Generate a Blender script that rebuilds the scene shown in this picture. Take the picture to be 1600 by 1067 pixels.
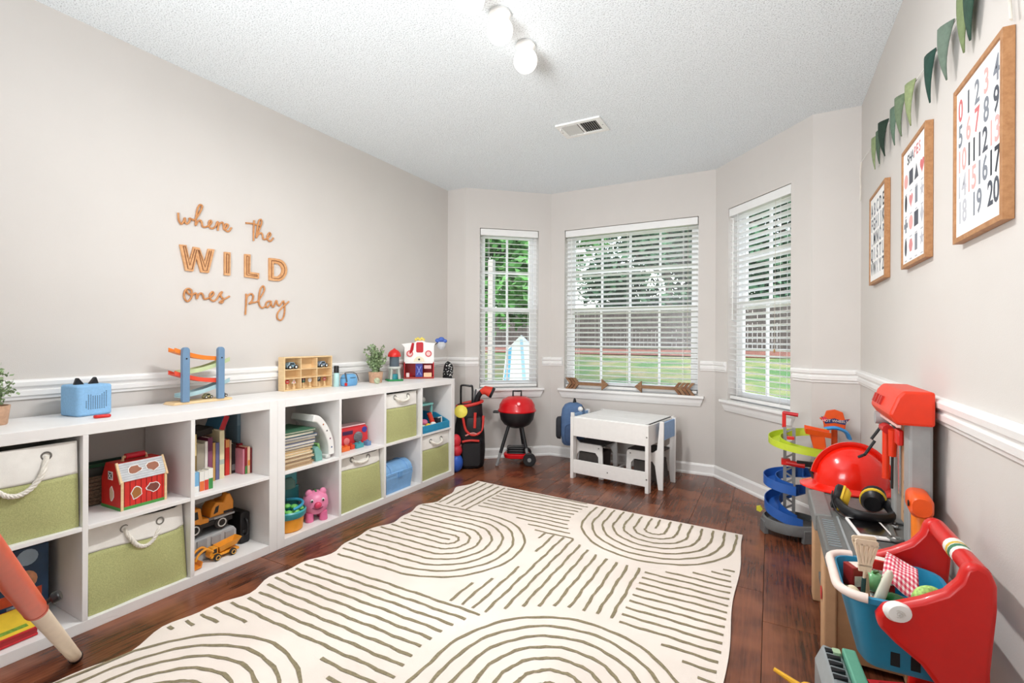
import bpy, bmesh, math, random
from mathutils import Vector, Matrix, Euler
random.seed(7)
for o in list(bpy.data.objects): bpy.data.objects.remove(o)
scn = bpy.context.scene
COL = scn.collection
R = math.radians
PI = math.pi

# ---------------------------------------------------------------- camera
CAMP = Vector((2.6427, -1.6501, 1.0998)); YAW = .4945; FPX = 748.78; V0 = 528.79; ROLL = .0048
cam = bpy.data.cameras.new('camera'); camo = bpy.data.objects.new('camera', cam); COL.objects.link(camo)
cam.sensor_width = 36; cam.lens = FPX / 1600 * 36; cam.shift_y = (V0 - 533.5) / 1600; cam.clip_start = .02; cam.clip_end = 300
camo.matrix_world = Matrix.Translation(CAMP) @ Matrix.Rotation(YAW, 4, 'Z') @ Matrix.Rotation(PI / 2, 4, 'X') @ Matrix.Rotation(ROLL, 4, 'Z')
scn.camera = camo
_c, _s = math.cos(YAW), math.sin(YAW)
FW = Vector((-_s, _c, 0)); RT = Vector((_c, _s, 0)); UP = Vector((0, 0, 1))
def ray(u, v):
    a, b = u - 800, v - V0; cr, sr = math.cos(ROLL), math.sin(ROLL)
    a, b = a * cr + b * sr, -a * sr + b * cr
    return FW + RT * (a / FPX) - UP * (b / FPX)
def on(u, v, ax, val):
    d = ray(u, v); return CAMP + d * ((val - CAMP[ax]) / d[ax])
def on_plane(u, v, p, n):
    d = ray(u, v); n = Vector(n); return CAMP + d * ((Vector(p) - CAMP).dot(n) / d.dot(n))

# ---------------------------------------------------------------- world, sun, exposure
scn.view_settings.view_transform = 'Standard'; scn.view_settings.look = 'None'
scn.view_settings.gamma = 1; scn.view_settings.use_curve_mapping = False
scn.view_settings.exposure = 0.03
w = bpy.data.worlds.new('sky'); scn.world = w; w.use_nodes = True
nt = w.node_tree; bgn = nt.nodes['Background']
sk = nt.nodes.new('ShaderNodeTexSky'); sk.sky_type = 'NISHITA'; sk.sun_disc = False
sk.sun_elevation = R(55); sk.sun_rotation = R(200); sk.air_density = 1.5; sk.dust_density = 4
mx = nt.nodes.new('ShaderNodeMix'); mx.data_type = 'RGBA'; mx.inputs[0].default_value = .55
mx.inputs[7].default_value = (3.2, 3.3, 3.4, 1)
nt.links.new(sk.outputs[0], mx.inputs[6]); nt.links.new(mx.outputs[2], bgn.inputs[0])
bgn.inputs[1].default_value = .95
sun = bpy.data.lights.new('sun', 'SUN'); suno = bpy.data.objects.new('sun', sun); COL.objects.link(suno)
sun.energy = 1.3; sun.angle = R(3); sun.color = (1, .96, .9)
suno.rotation_euler = Euler((R(42), 0, R(-25))); suno.location = (0, -5, 12)
# added fill behind the camera, an assumed flash aimed up towards the bay
fl = bpy.data.lights.new('flash_fill', 'AREA'); flo = bpy.data.objects.new('flash_fill', fl); COL.objects.link(flo)
fl.energy = 46; fl.spread = R(115); fl.size = 1.0; fl.color = (.95, .975, 1); flo.location = (1.72, -2.4, 1.3); flo.rotation_euler = (R(120), 0, R(0))

# ---------------------------------------------------------------- materials
MATS = {}
def hexc(h):
    h = h.lstrip('#'); v = [int(h[i:i + 2], 16) / 255 for i in (0, 2, 4)]
    return tuple((c / 12.92 if c <= .04045 else ((c + .055) / 1.055) ** 2.4) for c in v)
def mat(h, rough=.5, metal=0., var=.06, scale=30., bump=0., bscale=200., emit=0., trans=0., name=None, alpha=1., coat=0., spec=.5):
    key = (h, rough, metal, var, scale, bump, bscale, emit, trans, alpha, coat)
    if key in MATS: return MATS[key]
    m = bpy.data.materials.new(name or ('m_' + h.strip('#'))); m.use_nodes = True
    n = m.node_tree; b = n.nodes['Principled BSDF']; c = hexc(h)
    b.inputs['Roughness'].default_value = rough; b.inputs['Metallic'].default_value = metal
    b.inputs['Specular IOR Level'].default_value = spec
    if coat: b.inputs['Coat Weight'].default_value = coat
    tc = n.nodes.new('ShaderNodeTexCoord')
    nz = n.nodes.new('ShaderNodeTexNoise'); nz.inputs['Scale'].default_value = scale; nz.inputs['Detail'].default_value = 3
    n.links.new(tc.outputs['Object'], nz.inputs['Vector'])
    rp = n.nodes.new('ShaderNodeValToRGB')
    rp.color_ramp.elements[0].position = .3; rp.color_ramp.elements[1].position = .7
    rp.color_ramp.elements[0].color = tuple(x * (1 - var) for x in c) + (1,)
    rp.color_ramp.elements[1].color = tuple(min(1, x * (1 + var)) for x in c) + (1,)
    n.links.new(nz.outputs['Fac'], rp.inputs['Fac']); n.links.new(rp.outputs['Color'], b.inputs['Base Color'])
    if emit:
        b.inputs['Emission Color'].default_value = c + (1,); b.inputs['Emission Strength'].default_value = emit
    if trans: b.inputs['Transmission Weight'].default_value = trans; b.inputs['IOR'].default_value = 1.15
    if alpha < 1: b.inputs['Alpha'].default_value = alpha
    if bump:
        n2 = n.nodes.new('ShaderNodeTexNoise'); n2.inputs['Scale'].default_value = bscale; n2.inputs['Detail'].default_value = 2
        n.links.new(tc.outputs['Object'], n2.inputs['Vector'])
        bp = n.nodes.new('ShaderNodeBump'); bp.inputs['Strength'].default_value = bump; bp.inputs['Distance'].default_value = .002
        n.links.new(n2.outputs['Fac'], bp.inputs['Height']); n.links.new(bp.outputs['Normal'], b.inputs['Normal'])
    MATS[key] = m; return m
def wood_mat(name, h1, h2, rough=.5, stretch=(1, 12, 12), scale=6., bump=.1, h3=None, seed_obj=False):
    m = bpy.data.materials.new(name); m.use_nodes = True; n = m.node_tree; b = n.nodes['Principled BSDF']
    tc = n.nodes.new('ShaderNodeTexCoord'); mp = n.nodes.new('ShaderNodeMapping'); mp.inputs['Scale'].default_value = stretch
    vec = tc.outputs['Object']
    if seed_obj:
        oi = n.nodes.new('ShaderNodeObjectInfo'); ad = n.nodes.new('ShaderNodeVectorMath'); ad.operation = 'ADD'
        ml = n.nodes.new('ShaderNodeMath'); ml.operation = 'MULTIPLY'; ml.inputs[1].default_value = 40
        n.links.new(oi.outputs['Random'], ml.inputs[0]); n.links.new(vec, ad.inputs[0]); n.links.new(ml.outputs[0], ad.inputs[1]); vec = ad.outputs[0]
    n.links.new(vec, mp.inputs['Vector'])
    nz = n.nodes.new('ShaderNodeTexNoise'); nz.inputs['Scale'].default_value = scale; nz.inputs['Detail'].default_value = 6; nz.inputs['Roughness'].default_value = .65
    n.links.new(mp.outputs[0], nz.inputs['Vector'])
    rp = n.nodes.new('ShaderNodeValToRGB'); rp.color_ramp.elements[0].position = .32; rp.color_ramp.elements[1].position = .68
    rp.color_ramp.elements[0].color = hexc(h1) + (1,); rp.color_ramp.elements[1].color = hexc(h2) + (1,)
    n.links.new(nz.outputs['Fac'], rp.inputs[0]); out = rp.outputs[0]
    if h3:
        n3 = n.nodes.new('ShaderNodeTexNoise'); n3.inputs['Scale'].default_value = 3.5; n3.inputs['Detail'].default_value = 3
        n.links.new(vec, n3.inputs['Vector'])
        r3 = n.nodes.new('ShaderNodeValToRGB'); r3.color_ramp.elements[0].position = .42; r3.color_ramp.elements[1].position = .62
        mm = n.nodes.new('ShaderNodeMix'); mm.data_type = 'RGBA'; mm.inputs[7].default_value = hexc(h3) + (1,)
        ms = n.nodes.new('ShaderNodeMath'); ms.operation = 'MULTIPLY'; ms.inputs[1].default_value = .7
        n.links.new(n3.outputs['Fac'], r3.inputs[0]); n.links.new(r3.outputs[0], ms.inputs[0]); n.links.new(ms.outputs[0], mm.inputs[0]); n.links.new(out, mm.inputs[6]); out = mm.outputs[2]
    n.links.new(out, b.inputs['Base Color']); b.inputs['Roughness'].default_value = rough
    if bump:
        bp = n.nodes.new('ShaderNodeBump'); bp.inputs['Strength'].default_value = bump; bp.inputs['Distance'].default_value = .002
        n.links.new(nz.outputs['Fac'], bp.inputs['Height']); n.links.new(bp.outputs[0], b.inputs['Normal'])
    return m

# ---------------------------------------------------------------- mesh builder
class MB:
    def __init__(s): s.v = []; s.f = []; s.M = Matrix.Identity(4)
    def add(s, vs, fs):
        o = len(s.v); s.v += [s.M @ Vector(p) for p in vs]; s.f += [tuple(i + o for i in f) for f in fs]; return s
    def box(s, c, d, rot=None):
        hx, hy, hz = d[0] / 2, d[1] / 2, d[2] / 2
        vs = [Vector((x, y, z)) for x in (-hx, hx) for y in (-hy, hy) for z in (-hz, hz)]
        if rot is not None:
            m = Euler(rot).to_matrix(); vs = [m @ p for p in vs]
        vs = [p + Vector(c) for p in vs]
        return s.add(vs, [(0, 1, 3, 2), (4, 6, 7, 5), (0, 4, 5, 1), (2, 3, 7, 6), (0, 2, 6, 4), (1, 5, 7, 3)])
    def bb(s, a, b): return s.box([(a[i] + b[i]) / 2 for i in range(3)], [abs(b[i] - a[i]) for i in range(3)])
    def rings(s, rs, cap=True, closed=False):
        n = len(rs[0]); vs = [p for r in rs for p in r]; fs = []; k = len(rs)
        for i in range(k if closed else k - 1):
            for j in range(n):
                a = i * n + j; b = i * n + (j + 1) % n; i2 = (i + 1) % k
                fs.append((a, b, i2 * n + (j + 1) % n, i2 * n + j))
        if cap and not closed: fs.append(tuple(range(n))[::-1]); fs.append(tuple((k - 1) * n + j for j in range(n)))
        return s.add(vs, fs)
    def tube(s, pts, r, n=10, cap=True, closed=False, flat=1.0):
        pts = [Vector(p) for p in pts]; k = len(pts); rs = []
        rr = r if isinstance(r, (list, tuple)) else [r] * k
        nrm = None
        for i in range(k):
            if closed: t = pts[(i + 1) % k] - pts[i - 1]
            else: t = pts[min(i + 1, k - 1)] - pts[max(i - 1, 0)]
            t.normalize()
            if nrm is None: nrm = t.orthogonal().normalized() if abs(t.z) > .9 else t.cross(Vector((0, 0, 1))).normalized()
            nrm = (nrm - t * nrm.dot(t)); nrm = nrm.normalized() if nrm.length > 1e-6 else t.orthogonal().normalized()
            b = t.cross(nrm)
            rs.append([pts[i] + nrm * (math.cos(2 * PI * j / n) * rr[i]) + b * (math.sin(2 * PI * j / n) * rr[i] * flat) for j in range(n)])
        return s.rings(rs, cap, closed)
    def cyl(s, a, b, r, r2=None, n=16): return s.tube([a, b], [r, r if r2 is None else r2], n)
    def lathe(s, prof, n=20, c=(0, 0, 0), sx=1, sy=1, cap=True):
        return s.rings([[(c[0] + r * sx * math.cos(2 * PI * j / n), c[1] + r * sy * math.sin(2 * PI * j / n), c[2] + z) for j in range(n)] for r, z in prof], cap)
    def sph(s, c, r, n=14, m=9, rot=None):
        if not isinstance(r, (list, tuple)): r = (r, r, r)
        mt = Euler(rot).to_matrix() if rot else Matrix.Identity(3)
        return s.rings([[Vector(c) + mt @ Vector((r[0] * math.sin(a) * math.cos(2 * PI * j / n), r[1] * math.sin(a) * math.sin(2 * PI * j / n), r[2] * math.cos(a))) for j in range(n)]
                        for a in [max(.02, min(PI - .02, PI * i / m)) for i in range(m + 1)][::-1]])
    def prism(s, poly, h0, h1, axis='z', fn=None):
        """extrude polygon (a,b) from h0 to h1 along axis"""
        mk = {'z': lambda a, b, h: (a, b, h), 'x': lambda a, b, h: (h, a, b), 'y': lambda a, b, h: (a, h, b)}[axis]
        return s.rings([[mk(a, b, h) for a, b in poly] for h in (h0, h1)])
    def rprism(s, w, h, r, t0, t1, axis='z', c=(0, 0), n=5): return s.prism(rrect(w, h, r, c, n), t0, t1, axis)
    def build(s, name, m, parent=None, smooth=True, bevel=0, ang=40, label=None, sub=0, solid=0):
        me = bpy.data.meshes.new(name); me.from_pydata(s.v, [], s.f)
        bm = bmesh.new(); bm.from_mesh(me)
        bmesh.ops.recalc_face_normals(bm, faces=bm.faces)
        bm.to_mesh(me); bm.free()
        return finish(name, me, m, parent, smooth, bevel, ang, label, sub, solid)
def finish(name, me, m, parent=None, smooth=True, bevel=0, ang=40, label=None, sub=0, solid=0):
    me.materials.append(m)
    if smooth:
        for p in me.polygons: p.use_smooth = True
        try: me.set_sharp_from_angle(angle=R(ang))
        except Exception: pass
    o = bpy.data.objects.new(name, me); COL.objects.link(o)
    if solid:
        md = o.modifiers.new('t', 'SOLIDIFY'); md.thickness = solid; md.offset = 0
    if bevel:
        md = o.modifiers.new('b', 'BEVEL'); md.width = bevel; md.segments = 2; md.limit_method = 'ANGLE'; md.angle_limit = R(35)
    if sub:
        md = o.modifiers.new('s', 'SUBSURF'); md.levels = sub; md.render_levels = sub
    if parent is not None: o.parent = parent
    if label: o['label'] = label
    return o
def rrect(w, h, r, c=(0, 0), n=5):
    r = min(r, w / 2 - 1e-5, h / 2 - 1e-5); out = []
    for cx, cy, a0 in ((w / 2 - r, h / 2 - r, 0), (-w / 2 + r, h / 2 - r, 90), (-w / 2 + r, -h / 2 + r, 180), (w / 2 - r, -h / 2 + r, 270)):
        for i in range(n + 1):
            a = R(a0 + 90 * i / n); out.append((c[0] + cx + r * math.cos(a), c[1] + cy + r * math.sin(a)))
    return out
def circ(r, n=20, c=(0, 0), a0=0., a1=2 * PI, end=False):
    return [(c[0] + r * math.cos(a0 + (a1 - a0) * i / n), c[1] + r * math.sin(a0 + (a1 - a0) * i / n)) for i in range(n + (1 if end else 0))]
def thing(name, label, cat, loc=(0, 0, 0), rz=0., group=None, rot=None):
    o = bpy.data.objects.new(name, None); COL.objects.link(o); o.empty_display_size = .05
    o.location = loc; o.rotation_euler = rot if rot else (0, 0, rz)
    return tag(o, label, cat, group)
def tag(o, label, cat, group=None):
    o['label'] = label; o['category'] = cat
    if group: o['group'] = group
    return o
def struct(o, label=None):
    o['kind'] = 'structure'
    if label: o['label'] = label
    return o
def sempty(name, loc=(0, 0, 0), rz=0., label=None):
    o = bpy.data.objects.new(name, None); COL.objects.link(o); o.location = loc; o.rotation_euler = (0, 0, rz); o.empty_display_size = .05
    return struct(o, label)
def inst(src, name, parent=None, loc=(0, 0, 0), rot=(0, 0, 0), scale=None, m=None):
    o = src.copy(); o.name = name; COL.objects.link(o); o.parent = parent; o.location = loc; o.rotation_euler = rot
    if scale: o.scale = scale
    return o
def dup(root, loc, rz, label, group=None):
    r = root.copy(); COL.objects.link(r); r.location = loc; r.rotation_euler = (0, 0, rz); r['label'] = label
    if group: r['group'] = group
    for ch in list(root.children):
        c = ch.copy(); COL.objects.link(c); c.parent = r
        for g in list(ch.children):
            d = g.copy(); COL.objects.link(d); d.parent = c
    return r
def spline(pts, n=8, closed=False):
    pts = [Vector(p) for p in pts]; k = len(pts); out = []
    rng = range(k) if closed else range(k - 1)
    for i in rng:
        if closed: p0, p1, p2, p3 = pts[i - 1], pts[i], pts[(i + 1) % k], pts[(i + 2) % k]
        else: p0, p1, p2, p3 = pts[max(i - 1, 0)], pts[i], pts[i + 1], pts[min(i + 2, k - 1)]
        for j in range(n):
            t = j / n
            out.append(.5 * ((2 * p1) + (p2 - p0) * t + (2 * p0 - 5 * p1 + 4 * p2 - p3) * t * t + (3 * p1 - p0 - 3 * p2 + p3) * t ** 3))
    if not closed: out.append(pts[-1])
    return out
def text_mesh(name, txt, size, m, parent, M, depth=.0006, align='CENTER', sx=1., bold=0.):
    cu = bpy.data.curves.new(name, 'FONT'); cu.body = txt; cu.size = size; cu.extrude = depth; cu.align_x = align; cu.align_y = 'CENTER'; cu.offset = bold
    cu.resolution_u = 3
    t = bpy.data.objects.new(name + '_t', cu); COL.objects.link(t)
    dg = bpy.context.evaluated_depsgraph_get(); me = bpy.data.meshes.new_from_object(t.evaluated_get(dg))
    bpy.data.objects.remove(t); me.name = name
    me.transform(M @ Matrix.Diagonal((sx, 1, 1, 1)))
    me.materials.clear()
    return finish(name, me, m, parent, smooth=False)
def frame3(o, ex, ey):
    """matrix with local x along ex, y along ey, z = ex x ey, origin o"""
    ex = Vector(ex).normalized(); ey = Vector(ey).normalized(); ez = ex.cross(ey)
    return Matrix(((ex.x, ey.x, ez.x, o[0]), (ex.y, ey.y, ez.y, o[1]), (ex.z, ey.z, ez.z, o[2]), (0, 0, 0, 1)))
# ================================================================ the room
W, H = 3.1065, 2.4682
B = Vector((0, 1.983)); C = Vector((.203, 1.983)); D = Vector((.8108, 2.5176)); E_ = Vector((2.2532, 2.5176)); F = Vector((2.8645, 1.7767)); G = Vector((W, 1.7767))
REAR = -2.7
WALL = mat('#d5d0cb', .75, var=.015, scale=3, bump=.15, bscale=260, name='greige_wall_paint')
TRIM = mat('#f4f3f1', .35, var=.01, name='white_trim_paint')
def wall_frame(a, b):
    t = (b - a).normalized(); return t, Vector((-t.y, t.x))          # along, outward
def wall_seg(name, a, b, thick=.14, op=None, e0=0., e1=0.):
    t, n = wall_frame(a, b); L = (b - a).length; mb = MB()
    mb.M = Matrix(((t.x, n.x, 0, a.x), (t.y, n.y, 0, a.y), (0, 0, 1, 0), (0, 0, 0, 1)))
    if not op: mb.bb((-e0, 0, -.05), (L + e1, thick, H + .02))
    else:
        s0, s1, z0, z1 = op
        mb.bb((-e0, 0, -.05), (s0, thick, H + .02)); mb.bb((s1, 0, -.05), (L + e1, thick, H + .02))
        mb.bb((s0, 0, -.05), (s1, thick, z0)); mb.bb((s0, 0, z1), (s1, thick, H + .02))
    return struct(mb.build(name, WALL, smooth=False))
OPA = (.129, .689, .64, 2.112); OPB = (.139, 1.312, .64, 2.108); OPC = (.157, .79, .635, 2.108)
wall_seg('wall_left', Vector((0, REAR)), B, e1=.14)
wall_seg('wall_left_return', B, C)
wall_seg('wall_bay_left', C, D, op=OPA)
wall_seg('wall_bay_center', D, E_, op=OPB, e0=.055, e1=.06)
wall_seg('wall_bay_right', E_, F, op=OPC)
wall_seg('wall_right_return', F, G, e0=0, e1=.14)
wall_seg('wall_right', G, Vector((W, REAR)))
wall_seg('wall_rear', Vector((W + .14, REAR)), Vector((-.14, REAR)))
# popcorn ceiling
def popcorn():
    m = bpy.data.materials.new('popcorn_ceiling'); m.use_nodes = True; n = m.node_tree; b = n.nodes['Principled BSDF']
    tc = n.nodes.new('ShaderNodeTexCoord')
    nz = n.nodes.new('ShaderNodeTexNoise'); nz.inputs['Scale'].default_value = 175; nz.inputs['Detail'].default_value = 2.5; nz.inputs['Roughness'].default_value = .6
    vo = n.nodes.new('ShaderNodeTexVoronoi'); vo.inputs['Scale'].default_value = 120
    n.links.new(tc.outputs['Object'], nz.inputs['Vector']); n.links.new(tc.outputs['Object'], vo.inputs['Vector'])
    rp = n.nodes.new('ShaderNodeValToRGB'); rp.color_ramp.elements[0].position = .36; rp.color_ramp.elements[1].position = .47
    rp.color_ramp.elements[0].color = hexc('#bcc3c6') + (1,); rp.color_ramp.elements[1].color = hexc('#eff5f8') + (1,)
    n.links.new(nz.outputs['Fac'], rp.inputs[0]); n.links.new(rp.outputs[0], b.inputs['Base Color']); b.inputs['Roughness'].default_value = .9
    mm = n.nodes.new('ShaderNodeMath'); mm.operation = 'MULTIPLY_ADD'; mm.inputs[1].default_value = -.5
    n.links.new(vo.outputs['Distance'], mm.inputs[0]); n.links.new(nz.outputs['Fac'], mm.inputs[2])
    bp = n.nodes.new('ShaderNodeBump'); bp.inputs['Strength'].default_value = .4; bp.inputs['Distance'].default_value = .005
    n.links.new(mm.outputs[0], bp.inputs['Height']); n.links.new(bp.outputs[0], b.inputs['Normal'])
    return m
def plan(z0, z1, o):
    pts = [(-o, REAR - o), (-o, 1.983 + o), (C.x - o * .4, 1.983 + o), (D.x - o * .4, D.y + o), (E_.x + o * .4, E_.y + o), (F.x + o, F.y + o), (W + o, F.y + o), (W + o, REAR - o)]
    return MB().prism(pts, z0, z1)
struct(plan(H, H + .12, .14).build('ceiling', popcorn(), smooth=False))
# floor: dark base board and single laminate planks
FL = struct(plan(-.1, -.004, .13).build('floor', mat('#24130d', .6), smooth=False))
PLM = wood_mat('dark_laminate_plank', '#2c130b', '#7a432b', .27, (16, .8, 16), 6., .15, '#96583a', True)
pw = .2035; x0 = 2.01 - 9 * pw; k = 0
plank_meshes = {}
def plank(name, xa, xb, ya, yb):
    key = (round(xb - xa, 4), round(yb - ya, 4))
    if key in plank_meshes: o = inst(plank_meshes[key], name, FL, ((xa + xb) / 2, (ya + yb) / 2, 0))
    else:
        o = MB().box((0, 0, -.004), (xb - xa - .0016, yb - ya - .0016, .008)).build(name, PLM, FL, smooth=False, bevel=.0012)
        o.location = ((xa + xb) / 2, (ya + yb) / 2, 0); plank_meshes[key] = o
    return o
def yfar(x):
    if x < C.x: return 1.983
    if x < D.x: return 1.983 + (x - C.x) / (D.x - C.x) * (D.y - C.y)
    if x < E_.x: return D.y
    if x < F.x: return E_.y + (x - E_.x) / (F.x - E_.x) * (F.y - E_.y)
    return F.y
for i in range(17):
    xa = x0 + (i - 1) * pw; xb = xa + pw
    if xb < .0 or xa > W: continue
    xa = max(xa, 0); xb = min(xb, W)
    ye = max(yfar(xa), yfar(xb), yfar((xa + xb) / 2)) + .01
    y = REAR - random.Random(i * 7 + 1).uniform(0, 1.1)
    if i == 4: y = -.583 - 1.21 * 2
    while y < ye:
        a, b_ = max(y, REAR), min(y + 1.21, ye)
        if b_ - a > .03: plank('plank', xa, xb, a, b_)
        y += 1.21
# mouldings swept along the wall line
def sweep(name, path, prof, m, ends=True):
    pts = [Vector(p) for p in path]; k = len(pts); rs = []
    for i in range(k):
        if i == 0: t = (pts[1] - pts[0]).normalized(); nn = Vector((t.y, -t.x)); sc = 1
        elif i == k - 1: t = (pts[-1] - pts[-2]).normalized(); nn = Vector((t.y, -t.x)); sc = 1
        else:
            t1 = (pts[i] - pts[i - 1]).normalized(); t2 = (pts[i + 1] - pts[i]).normalized()
            n1 = Vector((t1.y, -t1.x)); n2 = Vector((t2.y, -t2.x)); nn = (n1 + n2).normalized(); sc = 1 / max(.3, nn.dot(n1))
        rs.append([(pts[i].x + nn.x * o * sc, pts[i].y + nn.y * o * sc, z) for o, z in prof])
    return struct(MB().rings(rs).build(name, m, smooth=False))
RAILP = [(0, .846), (.008, .846), (.010, .856), (.018, .862), (.020, .880), (.012, .884), (.014, .890), (.026, .900), (.028, .916), (.022, .924), (0, .926)]
def along(a, b, s): return a + (b - a).normalized() * s
sweep('trim_1', [Vector((0, REAR)), B, C, along(C, D, .118)], RAILP, TRIM)
sweep('trim_2', [along(C, D, .725), D, along(D, E_, .122)], RAILP, TRIM)
sweep('trim_3', [along(D, E_, 1.33), E_, along(E_, F, .145)], RAILP, TRIM)
sweep('trim_4', [along(E_, F, .82), F, G, Vector((W, REAR))], RAILP, TRIM)
BASEP = [(0, 0), (.022, 0), (.022, .012), (.016, .02), (.012, .022), (.012, .075), (.006, .088), (0, .09)]
sweep('baseboard_room', [Vector((0, REAR)), B, C, D, E_, F, G, Vector((W, REAR))], BASEP, TRIM)

# ---------------------------------------------------------------- windows and blinds
def pane_mat():
    m = bpy.data.materials.new('window_glass'); m.use_nodes = True; n = m.node_tree
    for x in list(n.nodes): n.nodes.remove(x)
    o = n.nodes.new('ShaderNodeOutputMaterial'); mi = n.nodes.new('ShaderNodeMixShader'); mi.inputs[0].default_value = .025
    t = n.nodes.new('ShaderNodeBsdfTransparent'); g = n.nodes.new('ShaderNodeBsdfGlossy'); g.inputs['Roughness'].default_value = .3
    nz = n.nodes.new('ShaderNodeTexNoise'); nz.inputs['Scale'].default_value = 2
    n.links.new(t.outputs[0], mi.inputs[1]); n.links.new(g.outputs[0], mi.inputs[2]); n.links.new(mi.outputs[0], o.inputs[0]); return m
GLASS = pane_mat(); VINYL = mat('#f1f1f0', .4, var=.01, name='white_vinyl'); SLAT = mat('#efefed', .45, var=.01, name='white_slat')
def ring(mb, s0, s1, z0, z1, w, y0, y1):
    mb.bb((s0, y0, z0), (s0 + w, y1, z1)); mb.bb((s1 - w, y0, z0), (s1, y1, z1)); mb.bb((s0 + w, y0, z0), (s1 - w, y1, z0 + w)); mb.bb((s0 + w, y0, z1 - w), (s1 - w, y1, z1)); return mb
def window(idx, a, b, op, nv, tilt, blabel, mid=1.37):
    t, n = wall_frame(a, b); s0, s1, z0, z1 = op; ang = math.atan2(t.y, t.x)
    wn = sempty('window_%d' % idx, (a.x, a.y, 0), ang)
    ring(MB(), s0, s1, z0, z1, .03, .075, .13).build('frame', VINYL, wn, smooth=False)
    i0, i1, j0, j1 = s0 + .03, s1 - .03, z0 + .03, z1 - .03
    for nm, za, zb, ya in (('upper_sash', mid - .02, j1, .105), ('lower_sash', j0, mid + .02, .08)):
        sa = ring(MB(), i0, i1, za, zb, .036, ya, ya + .024).build(nm, VINYL, wn, smooth=False, bevel=.002)
        cs = [i0 + .036 + (i1 - i0 - .072) * k / (nv + 1) for k in range(nv + 2)]; zs = [za + .036, (za + zb) / 2, zb - .036]
        for c in cs[1:-1]: MB().bb((c - .009, ya + .004, za + .036), (c + .009, ya + .02, zb - .036)).build('muntin', VINYL, sa, smooth=False)
        for c0, c1 in zip(cs, cs[1:]):
            l = c0 + (.009 if c0 != cs[0] else 0); r = c1 - (.009 if c1 != cs[-1] else 0)
            MB().bb((l, ya + .004, zs[1] - .009), (r, ya + .02, zs[1] + .009)).build('muntin', VINYL, sa, smooth=False)
        for c0, c1 in zip(cs, cs[1:]):
            for q0, q1 in zip(zs, zs[1:]): MB().bb((c0, ya + .011, q0), (c1, ya + .013, q1)).build('pane', GLASS, sa, smooth=False)
    # stool board and apron
    mb = MB(); mb.bb((s0 - .05, -.045, z0 - .022), (s1 + .05, .0, z0)); mb.bb((s0 + .001, 0, z0 - .022), (s1 - .001, .075, z0 + .001))
    mb.build('sill', TRIM, wn, smooth=False, bevel=.005)
    ap = MB(); rs = []
    for o, z, e in ((.012, z0 - .085, 0), (.02, z0 - .06, .008), (.024, z0 - .04, .018), (.03, z0 - .022, .022)):
        rs.append([(s0 - .02 - e, 0, z), (s1 + .02 + e, 0, z), (s1 + .02 + e, -o, z), (s0 - .02 - e, -o, z)])
    ap.rings(rs).build('apron', TRIM, wn, smooth=False)
    # blind hung inside the opening
    bl = thing('venetian_blind', blabel, 'blind', (a.x, a.y, 0), ang)
    e0, e1 = s0 + .006, s1 - .006; top = z1 - .004
    MB().bb((e0, .002, top - .06), (e1, .06, top)).build('valance', SLAT, bl, smooth=False, bevel=.004)
    zb = z0 + .012
    MB().bb((e0 + .004, .012, zb), (e1 - .004, .058, zb + .024)).build('bottom_rail', SLAT, bl, smooth=False, bevel=.004)
    prof = [(-.025 + .05 * i / 6, .0018 * (1 - ((i - 3) / 3.) ** 2)) for i in range(7)]
    pp = prof + [(p[0], p[1] - .0024) for p in prof[::-1]]
    nsl = int((top - .075 - zb - .03) / .0432); first = None
    for i in range(nsl + 1):
        z = top - .082 - i * .0432
        if z < zb + .03: break
        if first is None:
            first = MB().prism([(p[0], p[1]) for p in pp], e0 + .004, e1 - .004, 'x').build('slat', SLAT, bl, smooth=False); first.location = (0, .035, z); first.rotation_euler = (R(-tilt), 0, 0)
        else: inst(first, 'slat', bl, (0, .035, z), (R(-tilt + random.uniform(-1, 1)), 0, 0))
    for f in ((.1, .5, .9) if nv > 1 else (.15, .85)):
        s = e0 + (e1 - e0) * f
        for yy in (.0085, .0615): MB().bb((s - .001, yy - .0008, zb + .01), (s + .001, yy + .0008, top - .05)).build('ladder_cord', SLAT, bl, smooth=False)
    return wn, bl
window(1, C, D, OPA, 1, -6, 'white slatted blind in narrow window above toy grill')
_, bl2 = window(2, D, E_, OPB, 3, 14, 'wide white slatted blind in middle bay window')
_, bl3 = window(3, E_, F, OPC, 1, 14, 'white slatted blind in narrow window nearest right wall')
MB().tube([(1.23, -.004, 2.03), (1.232, -.006, 1.5), (1.228, -.005, 1.0)], .0012, 5).build('lift_cord', mat('#cfc8b8', .8), bl2)
MB().tube([(.21, -.004, 2.02), (.212, -.008, 1.25)], .0035, 6).build('tilt_wand', mat('#e8e8e4', .3), bl2)
MB().tube([(.22, -.004, 2.02), (.222, -.008, 1.25)], .0035, 6).build('tilt_wand', mat('#e8e8e4', .3), bl3)
MB().tube([(.66, -.004, 2.03), (.66, -.006, 1.5), (.655, -.005, 1.04)], .0012, 5).build('lift_cord', mat('#cfc8b8', .8), bl3)
MB().lathe([(.002, 0), (.006, .004), (.005, .02), (.002, .026)], 8, (.655, -.005, 1.012)).build('tassel', mat('#b98a55', .6), bl3)

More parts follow.
